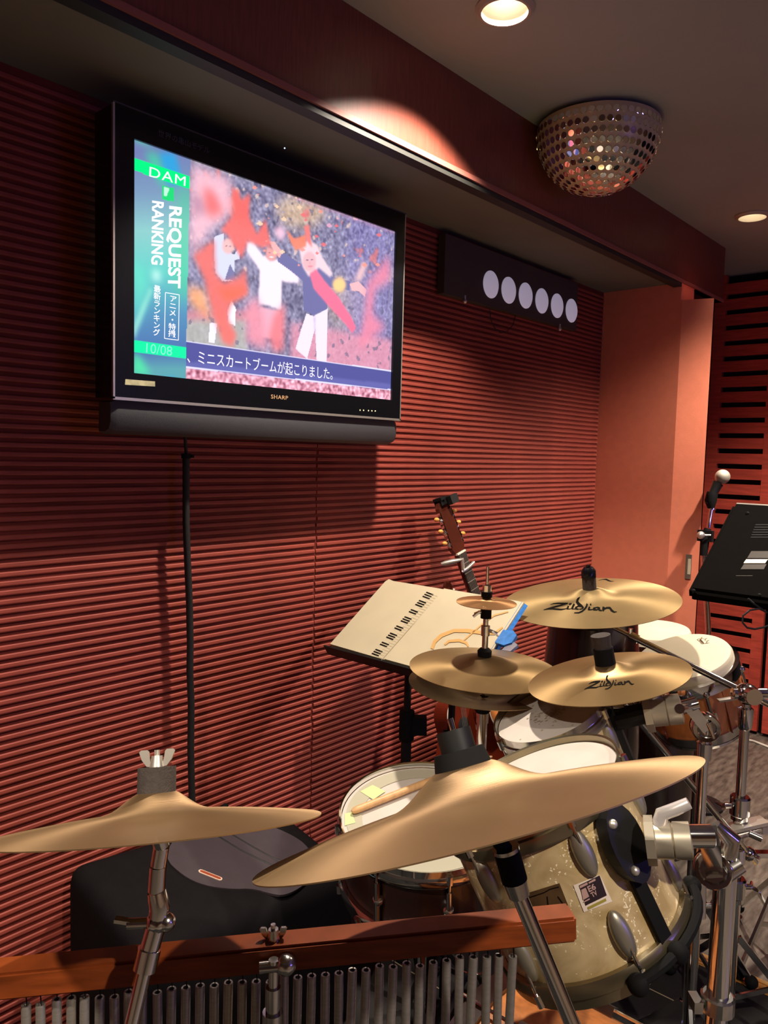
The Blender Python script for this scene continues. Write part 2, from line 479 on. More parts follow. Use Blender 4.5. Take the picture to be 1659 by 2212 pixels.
# indigo strip lamp on the far right wall (seen only as reflections in the chrome)
t = thing('strip_lamp', 'indigo strip lamp on the wall at the far side of the room', 'lamp', (X1 - 0.02, 1.9, 1.5))
obj('lamp_housing', MB().box((X1 - 0.03, 1.45, 1.42), (X1, 2.35, 1.58)), M['blackplastic'], t)
obj('lamp_glass', MB().box((X1 - 0.05, 1.5, 1.45), (X1 - 0.03, 2.3, 1.55)), M['bluestrip'], t)

# ================================================================= TELEVISION
tvx = 0.15
TN = (1, 0, 0)
def tvp(px, py, dx=0.0):
    return hit(px, py, (tvx + dx, 0, 0), TN)
tv = thing('television', 'large black flat television on the wall showing a karaoke screen', 'television', (tvx, 1.27, 1.477))
yl, yr, zb, zt = 0.819, 1.718, 1.552, 2.135
sy0, sy1, sz0, sz1 = 0.862, 1.681, 1.604, 2.078
fr = MB()
fx0, fx1 = 0.075, tvx + 0.006
# frame: four bars around the screen opening, plus the back
fr.box((fx0, yl, zb), (fx1, sy0, zt)).box((fx0, sy1, zb), (fx1, yr, zt)).box((fx0, sy0, sz1), (fx1, sy1, zt)).box((fx0, sy0, zb), (fx1, sy1, sz0))
fr.box((0.04, yl + 0.06, zb + 0.05), (fx0 + 0.03, yr - 0.06, zt - 0.05))
obj('frame', fr, M['piano'], tv)
obj('wall_bracket', MB().box((0.009, 1.05, 1.68), (0.042, 1.48, 1.98)), M['blackplastic'], tv)
tr = MB()
for a, b in (((fx1, yl - 0.004, zb - 0.004), (fx1 - 0.006, yl, zt)), ((fx1, yr, zb - 0.004), (fx1 - 0.006, yr + 0.004, zt)), ((fx1, yl - 0.004, zb - 0.006), (fx1 - 0.006, yr + 0.004, zb))):
    tr.box((min(a[0], b[0]), a[1], a[2]), (max(a[0], b[0]), b[1], b[2]))
obj('trim', tr, M['silver'], tv)
obj('top_trim', MB().box((fx1 - 0.004, yl - 0.004, zt), (fx1 + 0.0005, yr + 0.004, zt + 0.003)), M['tvgrey'], tv)
# speaker bar with rounded lower edge
sp = []
pr = [(0.09, 1.546), (0.143, 1.546), (0.147, 1.53), (0.146, 1.50), (0.138, 1.483), (0.12, 1.476), (0.09, 1.476)]
n = len(pr)
mb = MB()
secs = [(yl - 0.002, 0.0), (yl + 0.02, 1.0), (yr - 0.02, 1.0), (yr + 0.002, 0.0)]
secs = [(yl - 0.002, 0.86), (yl + 0.012, 1.0), (yr - 0.012, 1.0), (yr + 0.002, 0.86)]
vs = []
for yy, s in secs:
    for x, zz in pr:
        vs.append((0.11 + (x - 0.11) * s, yy, 1.514 + (zz - 1.514) * s))
fs = [tuple(range(n)), tuple(range(3 * n, 4 * n))]
for i in range(3):
    for j in range(n):
        fs.append((i * n + j, i * n + (j + 1) % n, (i + 1) * n + (j + 1) % n, (i + 1) * n + j))
mb.add(vs, fs)
obj('speaker_bar', mb, M['tvgrey'], tv, True)

# ---- the picture on the screen, painted numerically into a fine grid (it is a flat lit picture)
GW, GH = 400, 232
def paint():
    yy = np.linspace(sy0, sy1, GW); zz = np.linspace(sz0, sz1, GH)
    Y, Z = np.meshgrid(yy, zz)
    P = np.stack([np.full_like(Y, tvx), Y, Z], -1) - np.array(EYE)
    Rm = np.array(ROT)
    q = P @ Rm
    PX = 829.5 + FPX * q[..., 0] / -q[..., 2]; PY = 1106 - FPX * q[..., 1] / -q[..., 2]
    CX = (PX - 400) * 3.606; CY = (PY - 340) * 3.606          # units of the picture area
    def blur(a, n):
        for _ in range(2):
            for ax in (0, 1):
                s = np.zeros_like(a)
                for d in range(-n, n + 1): s += np.roll(a, d, ax)
                a = s / (2 * n + 1)
        return a
    def poly(pts, X=CX, Yv=CY):
        ins = np.zeros(X.shape, bool); m_ = len(pts)
        for i in range(m_):
            x1, y1 = pts[i]; x2, y2 = pts[(i + 1) % m_]
            if y1 == y2: continue
            c = ((y1 > Yv) != (y2 > Yv)) & (X < (x2 - x1) * (Yv - y1) / (y2 - y1) + x1)
            ins ^= c
        return ins.astype(float)
    def ell(cx, cy, rx, ry):
        return (((CX - cx) / rx) ** 2 + ((CY - cy) / ry) ** 2 < 1).astype(float)
    img = np.zeros((GH, GW, 3))
    def put(mask, col, n=0, a=1.0):
        nonlocal img
        if n: mask = blur(mask, n)
        img = img * (1 - mask[..., None] * a) + np.array(col, float) * mask[..., None] * a
    nz = rng.rand(GH, GW); n1 = blur(nz, 1); n1 = (n1 - n1.mean()) / n1.std()
    n2 = blur(rng.rand(GH, GW), 4); n2 = (n2 - n2.mean()) / n2.std()
    img[:] = (104, 104, 132)
    img += (n1[..., None] * 6 + n2[..., None] * 9)
    put(ell(900, 420, 190, 130), (196, 166, 128), 7, 0.85)
    put(ell(1250, 1150, 160, 220), (168, 146, 128), 9, 0.6)
    put((CX > 1250).astype(float), (112, 106, 170), 14, 0.55)
    img += n1[..., None] * 7
    put(((CX > 820) & (CY > 1280 + (CX - 820) * 0.18)).astype(float), (206, 128, 146), 4, 0.9)
    put(((CX < 480) & (CY > 1220)).astype(float), (158, 162, 150), 2, 0.9)
    put(((CX < 560) & (CY > 1190) & (CY < 1270)).astype(float), (196, 110, 122), 3, 0.8)
    n3 = blur(rng.rand(GH, GW), 2); n3 = (n3 - n3.mean()) / n3.std()
    put((n3 > 1.5) * (CY < 1000) * (CX > 380), (150, 140, 150), 0, 0.7); put((n3 < -1.6) * 1.0, (70, 72, 100), 0, 0.6)
    fl = (n3 > 2.05).astype(float)
    put(fl * (CY < 900), (226, 196, 176), 0, 0.6)
    put((n2 < -2.0).astype(float) * (CY < 900), (204, 100, 96), 1, 0.8)
    img += n1[..., None] * 3
    # children in the clip
    put(poly([(225, 620), (300, 590), (300, 700), (380, 760), (430, 690), (425, 790), (385, 800), (385, 960), (290, 965), (235, 900), (222, 760)]), (196, 204, 226), 0)
    put(poly([(350, 830), (385, 900), (385, 960), (310, 950)]), (92, 96, 140), 0)
    put(ell(335, 690, 48, 62), (222, 172, 166), 1)
    put(poly([(190, 1290), (250, 1290), (230, 1445), (183, 1440)]), (232, 224, 238), 0)
    put(poly([(330, 1190), (360, 1110), (395, 1180), (390, 1310), (335, 1290)]), (236, 228, 240), 0)
    put(poly([(480, 660), (530, 655), (600, 760), (680, 800), (740, 785), (790, 840), (888, 935), (880, 978), (780, 972), (752, 960), (748, 1192), (660, 1160), (570, 1140), (580, 880), (480, 730)]), (238, 220, 228), 1)
    put(ell(672, 745, 46, 62), (216, 140, 132), 1)
    put(poly([(630, 690), (660, 660), (730, 700), (700, 720)]), (150, 96, 92), 1)
    put(poly([(580, 1160), (745, 1195), (750, 1420), (590, 1400)]), (214, 156, 172), 1)
    put(poly([(725, 740), (775, 745), (900, 830), (1040, 850), (1150, 930), (1285, 965), (1280, 1035), (1150, 1015), (1092, 1000), (1108, 1180), (1000, 1228), (925, 1192), (915, 960), (830, 890), (720, 812)]), (78, 82, 134), 0)
    put(poly([(655, 655), (690, 655), (760, 738), (735, 785), (690, 730)]), (224, 158, 152), 0)
    put(poly([(890, 730), (950, 640), (1030, 680), (1065, 770), (1148, 900), (1130, 935), (1040, 860), (1010, 900), (960, 930), (915, 850)]), (222, 196, 200), 1)
    put(ell(968, 812, 52, 76), (228, 164, 166), 1)
    put(ell(950, 800, 12, 5), (120, 80, 110), 0, 0.8); put(ell(988, 796, 11, 5), (120, 80, 110), 0, 0.8); put(ell(975, 848, 18, 8), (236, 120, 130), 0, 0.9); put(ell(972, 822, 6, 10), (206, 140, 146), 0, 0.8)
    put(ell(658, 742, 9, 5), (120, 70, 80), 0, 0.8); put(ell(688, 742, 9, 5), (120, 70, 80), 0, 0.8); put(ell(672, 776, 18, 6), (245, 220, 220), 0, 0.9)
    put(ell(322, 690, 10, 5), (120, 80, 90), 0, 0.7); put(ell(350, 692, 10, 5), (120, 80, 90), 0, 0.7)
    put(poly([(970, 905), (1020, 870), (1085, 960), (1195, 1090), (1300, 1255), (1332, 1330), (1300, 1368), (1250, 1300), (1090, 1125), (1000, 1020)]), (238, 88, 120), 1)
    put(poly([(1280, 985), (1350, 965), (1412, 1030), (1400, 1085), (1350, 1040), (1300, 1040)]), (228, 164, 164), 0)
    put(ell(1200, 992, 52, 58), (248, 194, 110), 2)
    put(poly([(945, 1215), (1000, 1238), (1112, 1176), (1104, 1590), (1025, 1590), (1012, 1330), (950, 1570), (860, 1490), (900, 1350)]), (228, 214, 234), 0)
    put(poly([(1000, 1240), (1014, 1240), (1016, 1400), (1006, 1340)]), (186, 172, 204), 1)
    # flying leaves, out of focus
    put(poly([(45, 60), (250, 120), (360, 180), (370, 430), (200, 560), (60, 760), (40, 700)]), (238, 178, 188), 6, 0.9)
    put(poly([(150, 230), (230, 270), (300, 430), (200, 470), (140, 400)]), (224, 92, 88), 5, 0.9)
    put(poly([(60, 300), (120, 300), (150, 430), (80, 450)]), (150, 104, 130), 5, 0.8)
    put(poly([(370, 220), (440, 330), (505, 280), (500, 470), (560, 600), (625, 480), (668, 680), (600, 705), (490, 650), (440, 790), (330, 600), (275, 570), (370, 450)]), (230, 84, 72), 2, 0.95)
    put(poly([(60, 760), (230, 640), (235, 900), (300, 975), (420, 930), (470, 860), (490, 1060), (360, 1130), (330, 1250), (400, 1380), (370, 1480), (290, 1440), (180, 1100), (150, 950)]), (226, 92, 78), 3, 0.95)
    put(poly([(240, 1020), (470, 1000), (480, 1060), (350, 1130), (300, 1100)]), (244, 84, 46), 4, 0.8)
    put(poly([(20, 1000), (150, 1030), (200, 1270), (60, 1160), (20, 1080)]), (250, 158, 88), 5, 0.9)
    put(poly([(470, 1150), (560, 1080), (620, 1250), (640, 1500), (480, 1440)]), (230, 132, 146), 5, 0.9)
    put(poly([(690, 1230), (780, 1130), (770, 1500), (690, 1520), (650, 1400)]), (228, 100, 102), 4, 0.85)
    put(poly([(1420, 980), (1590, 760), (1595, 960), (1480, 1030), (1455, 1220), (1565, 1320), (1440, 1420), (1345, 1500), (1400, 1200)]), (226, 112, 136), 6, 0.9)
    put(poly([(785, 560), (850, 632), (945, 600), (940, 695), (860, 724), (820, 660)]), (232, 112, 74), 1, 0.95)
    put(poly([(925, 540), (965, 520), (988, 700), (945, 650)]), (226, 106, 98), 1)
    put(poly([(685, 575), (750, 525), (792, 600), (740, 655)]), (224, 178, 198), 3)
    put(poly([(1380, 810), (1425, 830), (1370, 960), (1312, 975)]), (218, 172, 170), 3)
    for _ in range(46):
        cx, cy = rng.uniform(480, 1560), rng.uniform(150, 900); a = rng.uniform(8, 26)
        col = [(222, 92, 92), (230, 130, 110), (236, 196, 150), (214, 150, 176)][rng.randint(4)]
        put(poly([(cx - a, cy), (cx, cy - a * 0.7), (cx + a, cy + a * 0.2), (cx, cy + a * 0.8)]), col, 0, 0.9)
    img = img * 0.84 + np.array((226, 200, 236)) * 0.16
    # caption strip and what shows under it
    bx = (PX - 402) / 430.0
    top = 737 + bx * 63; bot = 793 + bx * 48
    put((PY > bot).astype(float), (206, 140, 160)); img += (PY > bot)[..., None] * n1[..., None] * 26
    put(((PY > top) & (PY < bot)).astype(float), (74, 76, 142))
    put(((PY > bot - 13) & (PY < bot)).astype(float), (92, 94, 160), 1)
    for e in (top, bot): put((np.abs(PY - e) < 1.3).astype(float), (210, 206, 232))
    # green side panel
    LX = (PX - 260) * 4.706; LY = (PY - 330) * 4.706
    side = (PX < 411 - (PY - 350) * 0.0215)
    f = np.clip(LY / 2200, 0, 1)
    p = np.zeros((GH, GW, 3))
    stops = [(0.0, (104, 116, 164)), (0.18, (112, 140, 172)), (0.36, (128, 186, 186)), (0.55, (92, 190, 182)), (0.75, (76, 132, 170)), (0.92, (70, 104, 160)), (1.0, (84, 150, 160))]
    for c in range(3): p[..., c] = np.interp(f, [s[0] for s in stops], [s[1][c] for s in stops])
    def pp(mask, col, n, a):
        nonlocal p
        mask = blur(mask, n)[..., None] * a; p = p * (1 - mask) + np.array(col, float) * mask
    pp(poly([(390, 0), (560, 0), (640, 330), (470, 330)], LX, LY), (40, 150, 206), 3, 0.9)
    pp(poly([(250, 0), (380, 0), (480, 330), (400, 330)], LX, LY), (60, 190, 150), 4, 0.8)
    pp(poly([(590, 330), (720, 330), (700, 1500), (560, 1400)], LX, LY), (70, 190, 140), 8, 0.7)
    pp(poly([(120, 1050), (300, 1330), (230, 1600), (120, 1800)], LX, LY), (96, 214, 186), 6, 0.7)
    pp(poly([(300, 1380), (330, 1380), (140, 1900), (110, 1800)], LX, LY), (160, 232, 204), 2, 0.7)
    pp(poly([(340, 1200), (400, 1200), (400, 1300), (340, 1300)], LX, LY), (232, 250, 240), 4, 0.9)
    pp(poly([(105, 2040), (200, 2060), (330, 2300), (100, 2300)], LX, LY), (70, 220, 150), 4, 0.8)
    m1 = poly([(120, 45), (740, 248), (740, 378), (120, 175)], LX, LY)[..., None]; p = p * (1 - m1) + np.array((0, 222, 122.)) * m1
    m2 = poly([(90, 1902), (700, 1978), (700, 2094), (90, 2016)], LX, LY)[..., None]; p = p * (1 - m2) + np.array((0, 226, 152.)) * m2
    m3 = poly([(430, 330), (548, 362), (545, 500), (425, 470)], LX, LY)[..., None]; p = p * (1 - m3) + np.array((30, 200, 110.)) * m3
    m4 = poly([(445, 350), (500, 362), (470, 440), (440, 430)], LX, LY)[..., None] * 0.8; p = p * (1 - m4) + np.array((210, 240, 226.)) * m4
    img = np.where(side[..., None], p, img)
    img = np.clip(img, 0, 255) / 255
    return np.where(img <= 0.04045, img / 12.92, ((img + 0.055) / 1.055) ** 2.4)
px_img = paint()
gy = np.linspace(sy0, sy1, GW); gz = np.linspace(sz0, sz1, GH)
vv = [(tvx, float(a), float(b)) for b in gz for a in gy]
ff = [(j * GW + i, j * GW + i + 1, (j + 1) * GW + i + 1, (j + 1) * GW + i) for j in range(GH - 1) for i in range(GW - 1)]
me = bpy.data.meshes.new('screen'); me.from_pydata(vv, [], ff)
ca = me.color_attributes.new('picture', 'FLOAT_COLOR', 'POINT')
ca.data.foreach_set('color', np.concatenate([px_img, np.ones((GH, GW, 1))], -1).astype(np.float32).ravel())
ms = mat('lit_screen', (0.01, 0.01, 0.015), 0.2)
nt = ms.node_tree; an = nt.nodes.new('ShaderNodeAttribute'); an.attribute_name = 'picture'
nt.links.new(an.outputs['Color'], nt.nodes['Principled BSDF'].inputs['Emission Color'])
nt.nodes['Principled BSDF'].inputs['Emission Strength'].default_value = 1.2
scr = obj('screen', me, ms, tv); scr['label'] = 'lit screen with a green side panel and children throwing red leaves'

# ---- lettering
def glow(name, c, s=1.0):
    return mat(name, (0, 0, 0), 0.6, emit=lin(c), estr=s)
M['t_white'] = glow('screen_white', (250, 244, 252), 1.05)
M['t_green'] = glow('screen_pale_green', (120, 244, 206), 1.0)
def text_mesh(body, stack=False, shear=0.0, bold=0.0, spacing=1.0):
    cu = bpy.data.curves.new('txt', 'FONT'); cu.body = '\n'.join(body) if stack else body
    cu.size = 1.0; cu.offset = bold; cu.shear = shear; cu.resolution_u = 3; cu.space_character = spacing
    if stack: cu.align_x = 'CENTER'; cu.space_line = 0.95
    o = bpy.data.objects.new('txt', cu); C.objects.link(o)
    bpy.context.view_layer.update()
    me = bpy.data.meshes.new_from_object(o.evaluated_get(bpy.context.evaluated_depsgraph_get()))
    bpy.data.objects.remove(o); bpy.data.curves.remove(cu)
    return me
def write(name, body, O, U, V, m, parent, lift=None, **kw):
    """lettering laid into the parallelogram O, O+U, O+V"""
    me = text_mesh(body, **kw)
    xs = [v.co.x for v in me.vertices]; ys = [v.co.y for v in me.vertices]
    x0, x1, y0, y1 = min(xs), max(xs), min(ys), max(ys)
    O, U, V = Vector(O), Vector(U), Vector(V)
    nn = U.cross(V).normalized() * 0.0006
    if lift is not None: nn = Vector(lift)
    for v in me.vertices:
        v.co = O + U * ((v.co.x - x0) / (x1 - x0)) + V * ((v.co.y - y0) / (y1 - y0)) + nn
    me.name = name
    return obj(name, me, m, parent)
LIFT = (0.0006, 0, 0)
def wscr(name, body, a, b, c, m, **kw):
    """a: lower-left of the lettering, b: lower-right, c: upper-left (in the letters' own sense)"""
    A, B, D = tvp(*a), tvp(*b), tvp(*c)
    return write(name, body, A, B - A, D - A, m, scr, LIFT, **kw)
wscr('caption', 'DAM', (322, 381), (400, 402), (323, 360), M['t_white'], spacing=1.1)
wscr('caption', 'REQUEST', (360, 444), (357, 622), (393, 448), M['t_white'], bold=0.03)
wscr('caption', 'RANKING', (328, 433), (326, 571), (354, 437), M['t_white'], bold=0.03)
wscr('caption', 'アニメ・特撮', (363, 727), (379, 730), (366, 638), M['t_white'], stack=True, bold=0.012)
wscr('caption', '最新ランキング', (330, 724), (345, 727), (332, 615), M['t_white'], stack=True, bold=0.012)
wscr('caption', '10/08', (315, 762), (371, 769), (316, 741), M['t_green'])
wscr('caption', '、ミニスカートブームが起こりました。', (404, 784), (718, 821), (404, 753), M['t_white'])
fm = MB()
q = [tvp(357, 632), tvp(387, 637), tvp(385, 735), tvp(355, 731)]
for i in range(4):
    a, b = q[i], q[(i + 1) % 4]; d = (b - a).normalized(); s = Vector((1, 0, 0)).cross(d) * 0.0008
    fm.add([a + s, b + s, b - s, a - s], [(0, 1, 2, 3)])
o = obj('caption_box', fm, M['t_white'], scr)
for v in o.data.vertices: v.co.x += 0.0006

M['logo_tan'] = mat('tan_logo_print', lin((190, 150, 110)), 0.4)
M['dim_print'] = mat('dim_bezel_print', lin((66, 66, 74)), 0.5)
def wtv(name, body, a, b, c, m, **kw):
    A, B, D = tvp(a[0], a[1], 0.006), tvp(b[0], b[1], 0.006), tvp(c[0], c[1], 0.006)
    return write(name, body, A, B - A, D - A, m, tv, (0.0005, 0, 0), **kw)
wtv('logo', 'SHARP', (585, 861), (622, 864), (585, 852), M['logo_tan'], bold=0.012, spacing=1.08)
wtv('bezel_print', '世界の亀山モデル', (341, 294), (452, 333), (342, 279), M['dim_print'])
sticker = MB().add([tvp(270, 831, 0.0065), tvp(335, 835, 0.0065), tvp(335, 824, 0.0065), tvp(271, 819, 0.0065)], [(0, 1, 2, 3)])
M['sticker_gold'] = mat('gold_green_sticker', lin((196, 190, 150)), 0.4, var=0.3, scale=60)
o = obj('sticker', sticker, M['sticker_gold'], tv); o['label'] = 'small pale gold sticker at lower left'
c = tvp(796, 887, 0.0065)
lm = MB()
for i, dy in enumerate((0, -0.02, -0.034, 0.014, 0.028)):
    lm.box((c.x - 0.001, c.y + dy - 0.001, c.z - 0.0015 + dy * 0.02), (c.x + 0.0006, c.y + dy + 0.001, c.z + 0.0015 + dy * 0.02))
obj('indicator_light', lm, M['ledy'], tv)
c = tvp(615, 320, 0.0065)
obj('status_led', MB().box((c.x - 0.001, c.y - 0.0012, c.z - 0.0012), (c.x + 0.0006, c.y + 0.0012, c.z + 0.0012)), M['led'], tv)

# cable sleeve hanging from the television
xx = 0.05
path = [hit(px, py, (xx, 0, 0), TN) for px, py in ((402, 985), (402, 1060), (402, 1130), (405, 1210), (409, 1300), (411, 1390), (410, 1450), (413, 1520), (412, 1620), (414, 1700), (416, 1760))]
cs = thing('cable_sleeve', 'black braided cable sleeve hanging down from the television', 'cable', path[-1])
obj('sleeve', MB().tube(path + [path[-1] + Vector((0.0, 0.01, -0.25))], 0.0085, 12), M['cable'], cs, True)
obj('bare_cable', MB().tube([hit(399, 955, (0.06, 0, 0), TN) + Vector((0.0, 0, 0.02)), path[0] + Vector((0, 0, 0.01)), path[0]], 0.004, 8), M['cable'], cs, True)
obj('cable_tie', MB().tube([path[0] + Vector((0, 0, 0.006)), path[0] + Vector((0, 0, -0.006))], 0.0115, 10).box(tuple(path[0] + Vector((0.004, 0.008, -0.004))), tuple(path[0] + Vector((0.01, 0.016, 0.004)))), M['rubber'], cs)

# ================================================================= BAR WITH SIX DISCS
t = thing('disc_light_bar', 'dark wall-mounted bar with six pale round discs in a row', 'light fixture', (0.012, 2.52, 2.05))
obj('housing', MB().box((0.012, 2.06, 1.985), (0.04, 2.975, 2.178)), M['barbox'], t)
for px, py in ((1061, 614.5), (1099.5, 627), (1136, 638.5), (1171, 650), (1204, 660.5), (1235, 671)):
    c = hit(px, py, (0.042, 0, 0), TN)
    F = Matrix.Translation(c) @ frame((1, 0, 0), (0, 1, 0)).to_4x4()
    local('disc', MB().lathe([(0.0001, 0.004), (0.044, 0.003), (0.048, 0.0), (0.048, -0.004)], 36, F @ Matrix.Identity(4)), M['socket'], t, Matrix.Identity(4))
for px, py in ((1004, 651), (1209, 711)):
    c = hit(px, py, (0.04, 0, 0), TN)
    obj('mounting_screw', MB().ball(c, 0.008).tube([c + Vector((-0.0, 0, 0.0)), c + Vector((0, 0, 0.02))], 0.004, 8), M['silver'], t, True)
lp = [hit(px, py, (0.018, 0, 0), TN) for px, py in ((1058, 668), (1060, 690), (1068, 708), (1080, 719), (1095, 716), (1108, 702), (1114, 680), (1116, 672))]
obj('wire_loop', MB().tube(lp, 0.0016, 6), M['cable'], t, True)

# ================================================================= MIRROR BALL
bc = Vector((0.507, 2.183, 2.425)); br = 0.184
mbl = thing('mirror_ball', 'half mirror ball of round mirror tiles under the ceiling', 'mirror ball', bc)
obj('ball_body', MB().lathe([(0.02, 0.012), (br * 0.97, 0.012), (br * 0.985, 0.0)] + [(br * 0.985 * math.cos(PI / 2 * i / 16), -br * 0.985 * math.sin(PI / 2 * i / 16)) for i in range(1, 16)] + [(0.001, -br * 0.985)], 56, Matrix.Translation(bc)), M['ballbase'], mbl, True)
obj('mount_plate', MB().box((bc.x - 0.09, bc.y - 0.03, bc.z + 0.012), (bc.x + 0.09, bc.y + 0.03, ZC)), M['silver'], mbl)
td = MB().lathe([(0.0094, 0.0), (0.0094, 0.0014), (0.0084, 0.0018), (0.0001, 0.0018)], 14).mesh('mirror_tile', False); td.materials.append(M['tile'])
spots = []
nring = 11
for i in range(nring):
    th = (i + 0.35) * (PI / 2) / nring * 1.0
    rr = br * math.cos(th)
    nn_ = max(1, int(2 * PI * rr / 0.0222))
    for j in range(nn_):
        a = 2 * PI * (j + 0.5 * (i % 2)) / nn_
        nrm = Vector((math.cos(th) * math.cos(a), math.cos(th) * math.sin(a), -math.sin(th)))
        spots.append((nrm, bc + nrm * br * 0.984))
vis = sorted(spots, key=lambda s: -s[0].dot((EYE - s[1]).normalized()))
rest = MB()
for i, (nrm, p) in enumerate(vis):
    wob = Vector((random.uniform(-1, 1), random.uniform(-1, 1), random.uniform(-1, 1))) * 0.05
    F = Matrix.Translation(p) @ frame(nrm + wob, (0, 0, 1)).to_4x4()
    if i < 296:
        o = bpy.data.objects.new('mirror_tile', td); C.objects.link(o); o.parent = mbl
        o.matrix_local = Matrix.Translation(-bc) @ F
    else:
        rest.lathe([(0.0094, 0.0), (0.0094, 0.0016), (0.0001, 0.0018)], 10, F)
o = obj('far_tiles', rest, M['tile'], mbl); o['kind'] = 'stuff'

# ================================================================= CYMBALS
def cymbal(name, label, c, n, r, bell_r, rise, m, cat='cymbal', ref=None, thick=0.0012, flip=False):
    """c: centre of the rim circle, n: upward axis"""
    ref = ref or (ROT @ Vector((1, 0, 0)))
    F = frame(n, ref)
    if F.col[0].dot(Vector(ref)) < 0: pass
    bow = rise * 0.42
    prof = [(r, 0.0)]
    for i in range(1, 33):
        rr = 0.006 + (r - 0.006) * (1 - i / 32) ** 1.15
        zz = bow * (1 - (rr / r) ** 1.7) + (rise - bow) * math.exp(-(rr / (bell_r * 0.76)) ** 3.1)
        prof.append((rr, zz))
    sgn = -1 if flip else 1
    prof = [(x, y * sgn) for x, y in prof]
    under = [(x - (0.0006 if i else 0.0002), y - thick) for i, (x, y) in enumerate(prof)][::-1]
    me = MB().lathe(prof + under, 96, None, close=True).mesh(name, True)
    me.materials.append(m)
    o = bpy.data.objects.new(name, me); C.objects.link(o)
    o.matrix_world = Matrix.Translation(Vector(c)) @ F.to_4x4()
    WM[o.name] = o.matrix_world.copy()
    tag(o, label, cat)
    def surf(p, lift=0.0007):
        """drop a room point onto the upper surface along the axis"""
        q = F.transposed() @ (Vector(p) - Vector(c)); rr = math.hypot(q.x, q.y)
        zs = np.interp(rr, [a for a, b in prof[::-1]], [b for a, b in prof[::-1]])
        return Vector(c) + F @ Vector((q.x, q.y, zs + lift))
    return o, F, surf, Vector(c) + F.col[2] * rise

# logo lettering: brush strokes (x, y, width) in a 1659-wide drawing
LOGO = [
 [(225, 218, 6), (300, 204, 14), (380, 203, 18), (480, 212, 22), (575, 213, 10)],
 [(575, 213, 14), (470, 234, 20), (330, 262, 22), (200, 290, 24), (90, 308, 8)],
 [(170, 296, 16), (260, 296, 22), (350, 306, 22), (440, 316, 20), (520, 308, 12), (575, 292, 8)],
 [(600, 236, 30), (650, 224, 14)], [(585, 258, 26), (565, 310, 30)], [(550, 312, 12), (610, 312, 10), (640, 306, 8)],
 [(705, 232, 28), (680, 262, 30), (655, 312, 32)], [(650, 314, 10), (720, 312, 10)],
 [(820, 168, 4), (775, 186, 26), (755, 206, 34), (790, 236, 34), (850, 268, 32), (880, 292, 24), (850, 314, 14), (800, 318, 14)],
 [(860, 278, 12), (780, 268, 16), (730, 290, 26), (730, 310, 22), (790, 318, 16)],
 [(965, 240, 28), (945, 262, 20)], [(955, 262, 26), (915, 310, 28), (860, 352, 24), (790, 378, 18), (700, 378, 12)],
 [(1040, 244, 26), (1015, 250, 12)], [(1010, 278, 26), (985, 322, 30), (1030, 328, 14), (1090, 318, 10)],
 [(1150, 288, 14), (1090, 304, 24), (1085, 326, 24), (1150, 330, 18), (1190, 312, 14)], [(1150, 286, 18), (1200, 300, 30), (1195, 330, 26), (1250, 344, 16)],
 [(1260, 290, 30), (1300, 300, 36), (1265, 344, 30)], [(1280, 318, 20), (1350, 292, 26), (1410, 292, 30), (1440, 330, 34), (1490, 360, 22), (1550, 354, 6)],
]
def brush(lines, conv, surf, wscale, lift=0.0008):
    mb = MB()
    for ln in lines:
        pts = []
        for i in range(len(ln) - 1):
            for s in range(4):
                u = s / 4
                pts.append(tuple(ln[i][k] + (ln[i + 1][k] - ln[i][k]) * u for k in range(3)))
        pts.append(ln[-1])
        a = []; b = []
        for i, (x, y, wd) in enumerate(pts):
            x0, y0 = pts[max(i - 1, 0)][:2]; x1, y1 = pts[min(i + 1, len(pts) - 1)][:2]
            dx, dy = x1 - x0, y1 - y0; L = math.hypot(dx, dy) or 1
            nx, ny = -dy / L * wd / 2 * wscale, dx / L * wd / 2 * wscale
            a.append(surf(conv(x + nx, y + ny))); b.append(surf(conv(x - nx, y - ny)))
        vs = a + b; n = len(a)
        mb.add(vs, [(i, i + 1, n + i + 1, n + i) for i in range(n - 1)])
    return mb

# ride, upper right
rc, rn = Vector((0.6774, 1.929, 1.064)), Vector((-0.0361, -0.1472, 0.9885))
ride, F, surf, ride_top = cymbal('ride_cymbal', 'large brass cymbal with black script lettering, highest on the right', rc, rn, 0.235, 0.075, 0.034, M['bronze'])
o = obj('logo', brush(LOGO, lambda x, y: hit(1165 + x / 9.217, 1290 + y / 9.217, rc, rn), surf, 1.25), M['ink'], ride)
o = obj('letter_mark', brush([[(418, 382, 4), (480, 356, 12), (530, 356, 30), (560, 380, 30), (600, 396, 14), (640, 390, 4)]], lambda x, y: hit(1230 + x / 6.636, 1200 + y / 6.636, rc, rn), surf, 0.8), M['ink'], ride)

# crash, below it
kc, kn = Vector((0.987, 1.392, 1.028)), Vector((-0.1679, -0.1401, 0.9758))
crash, F, surf, crash_top = cymbal('crash_cymbal', 'brass cymbal with small black script, directly below the large lettered one', kc, kn, 0.155, 0.056, 0.028, M['bronze_old'])
LOGO2 = [[(x, y + (308 - y) * 0 + (300 - 0.098 * (x - 90) - 0) * 0, wd) for x, y, wd in ln] for ln in LOGO]
def conv2(x, y):
    u = (x - 90) / 1460.0
    return hit(1255 + (110 + u * 1370) / 12.76, 1465 + (415 - u * 150 + (y - 308) * 1.12 - u * 52) / 12.76, kc, kn)
obj('logo', brush(LOGO, conv2, surf, 1.2), M['ink'], crash)

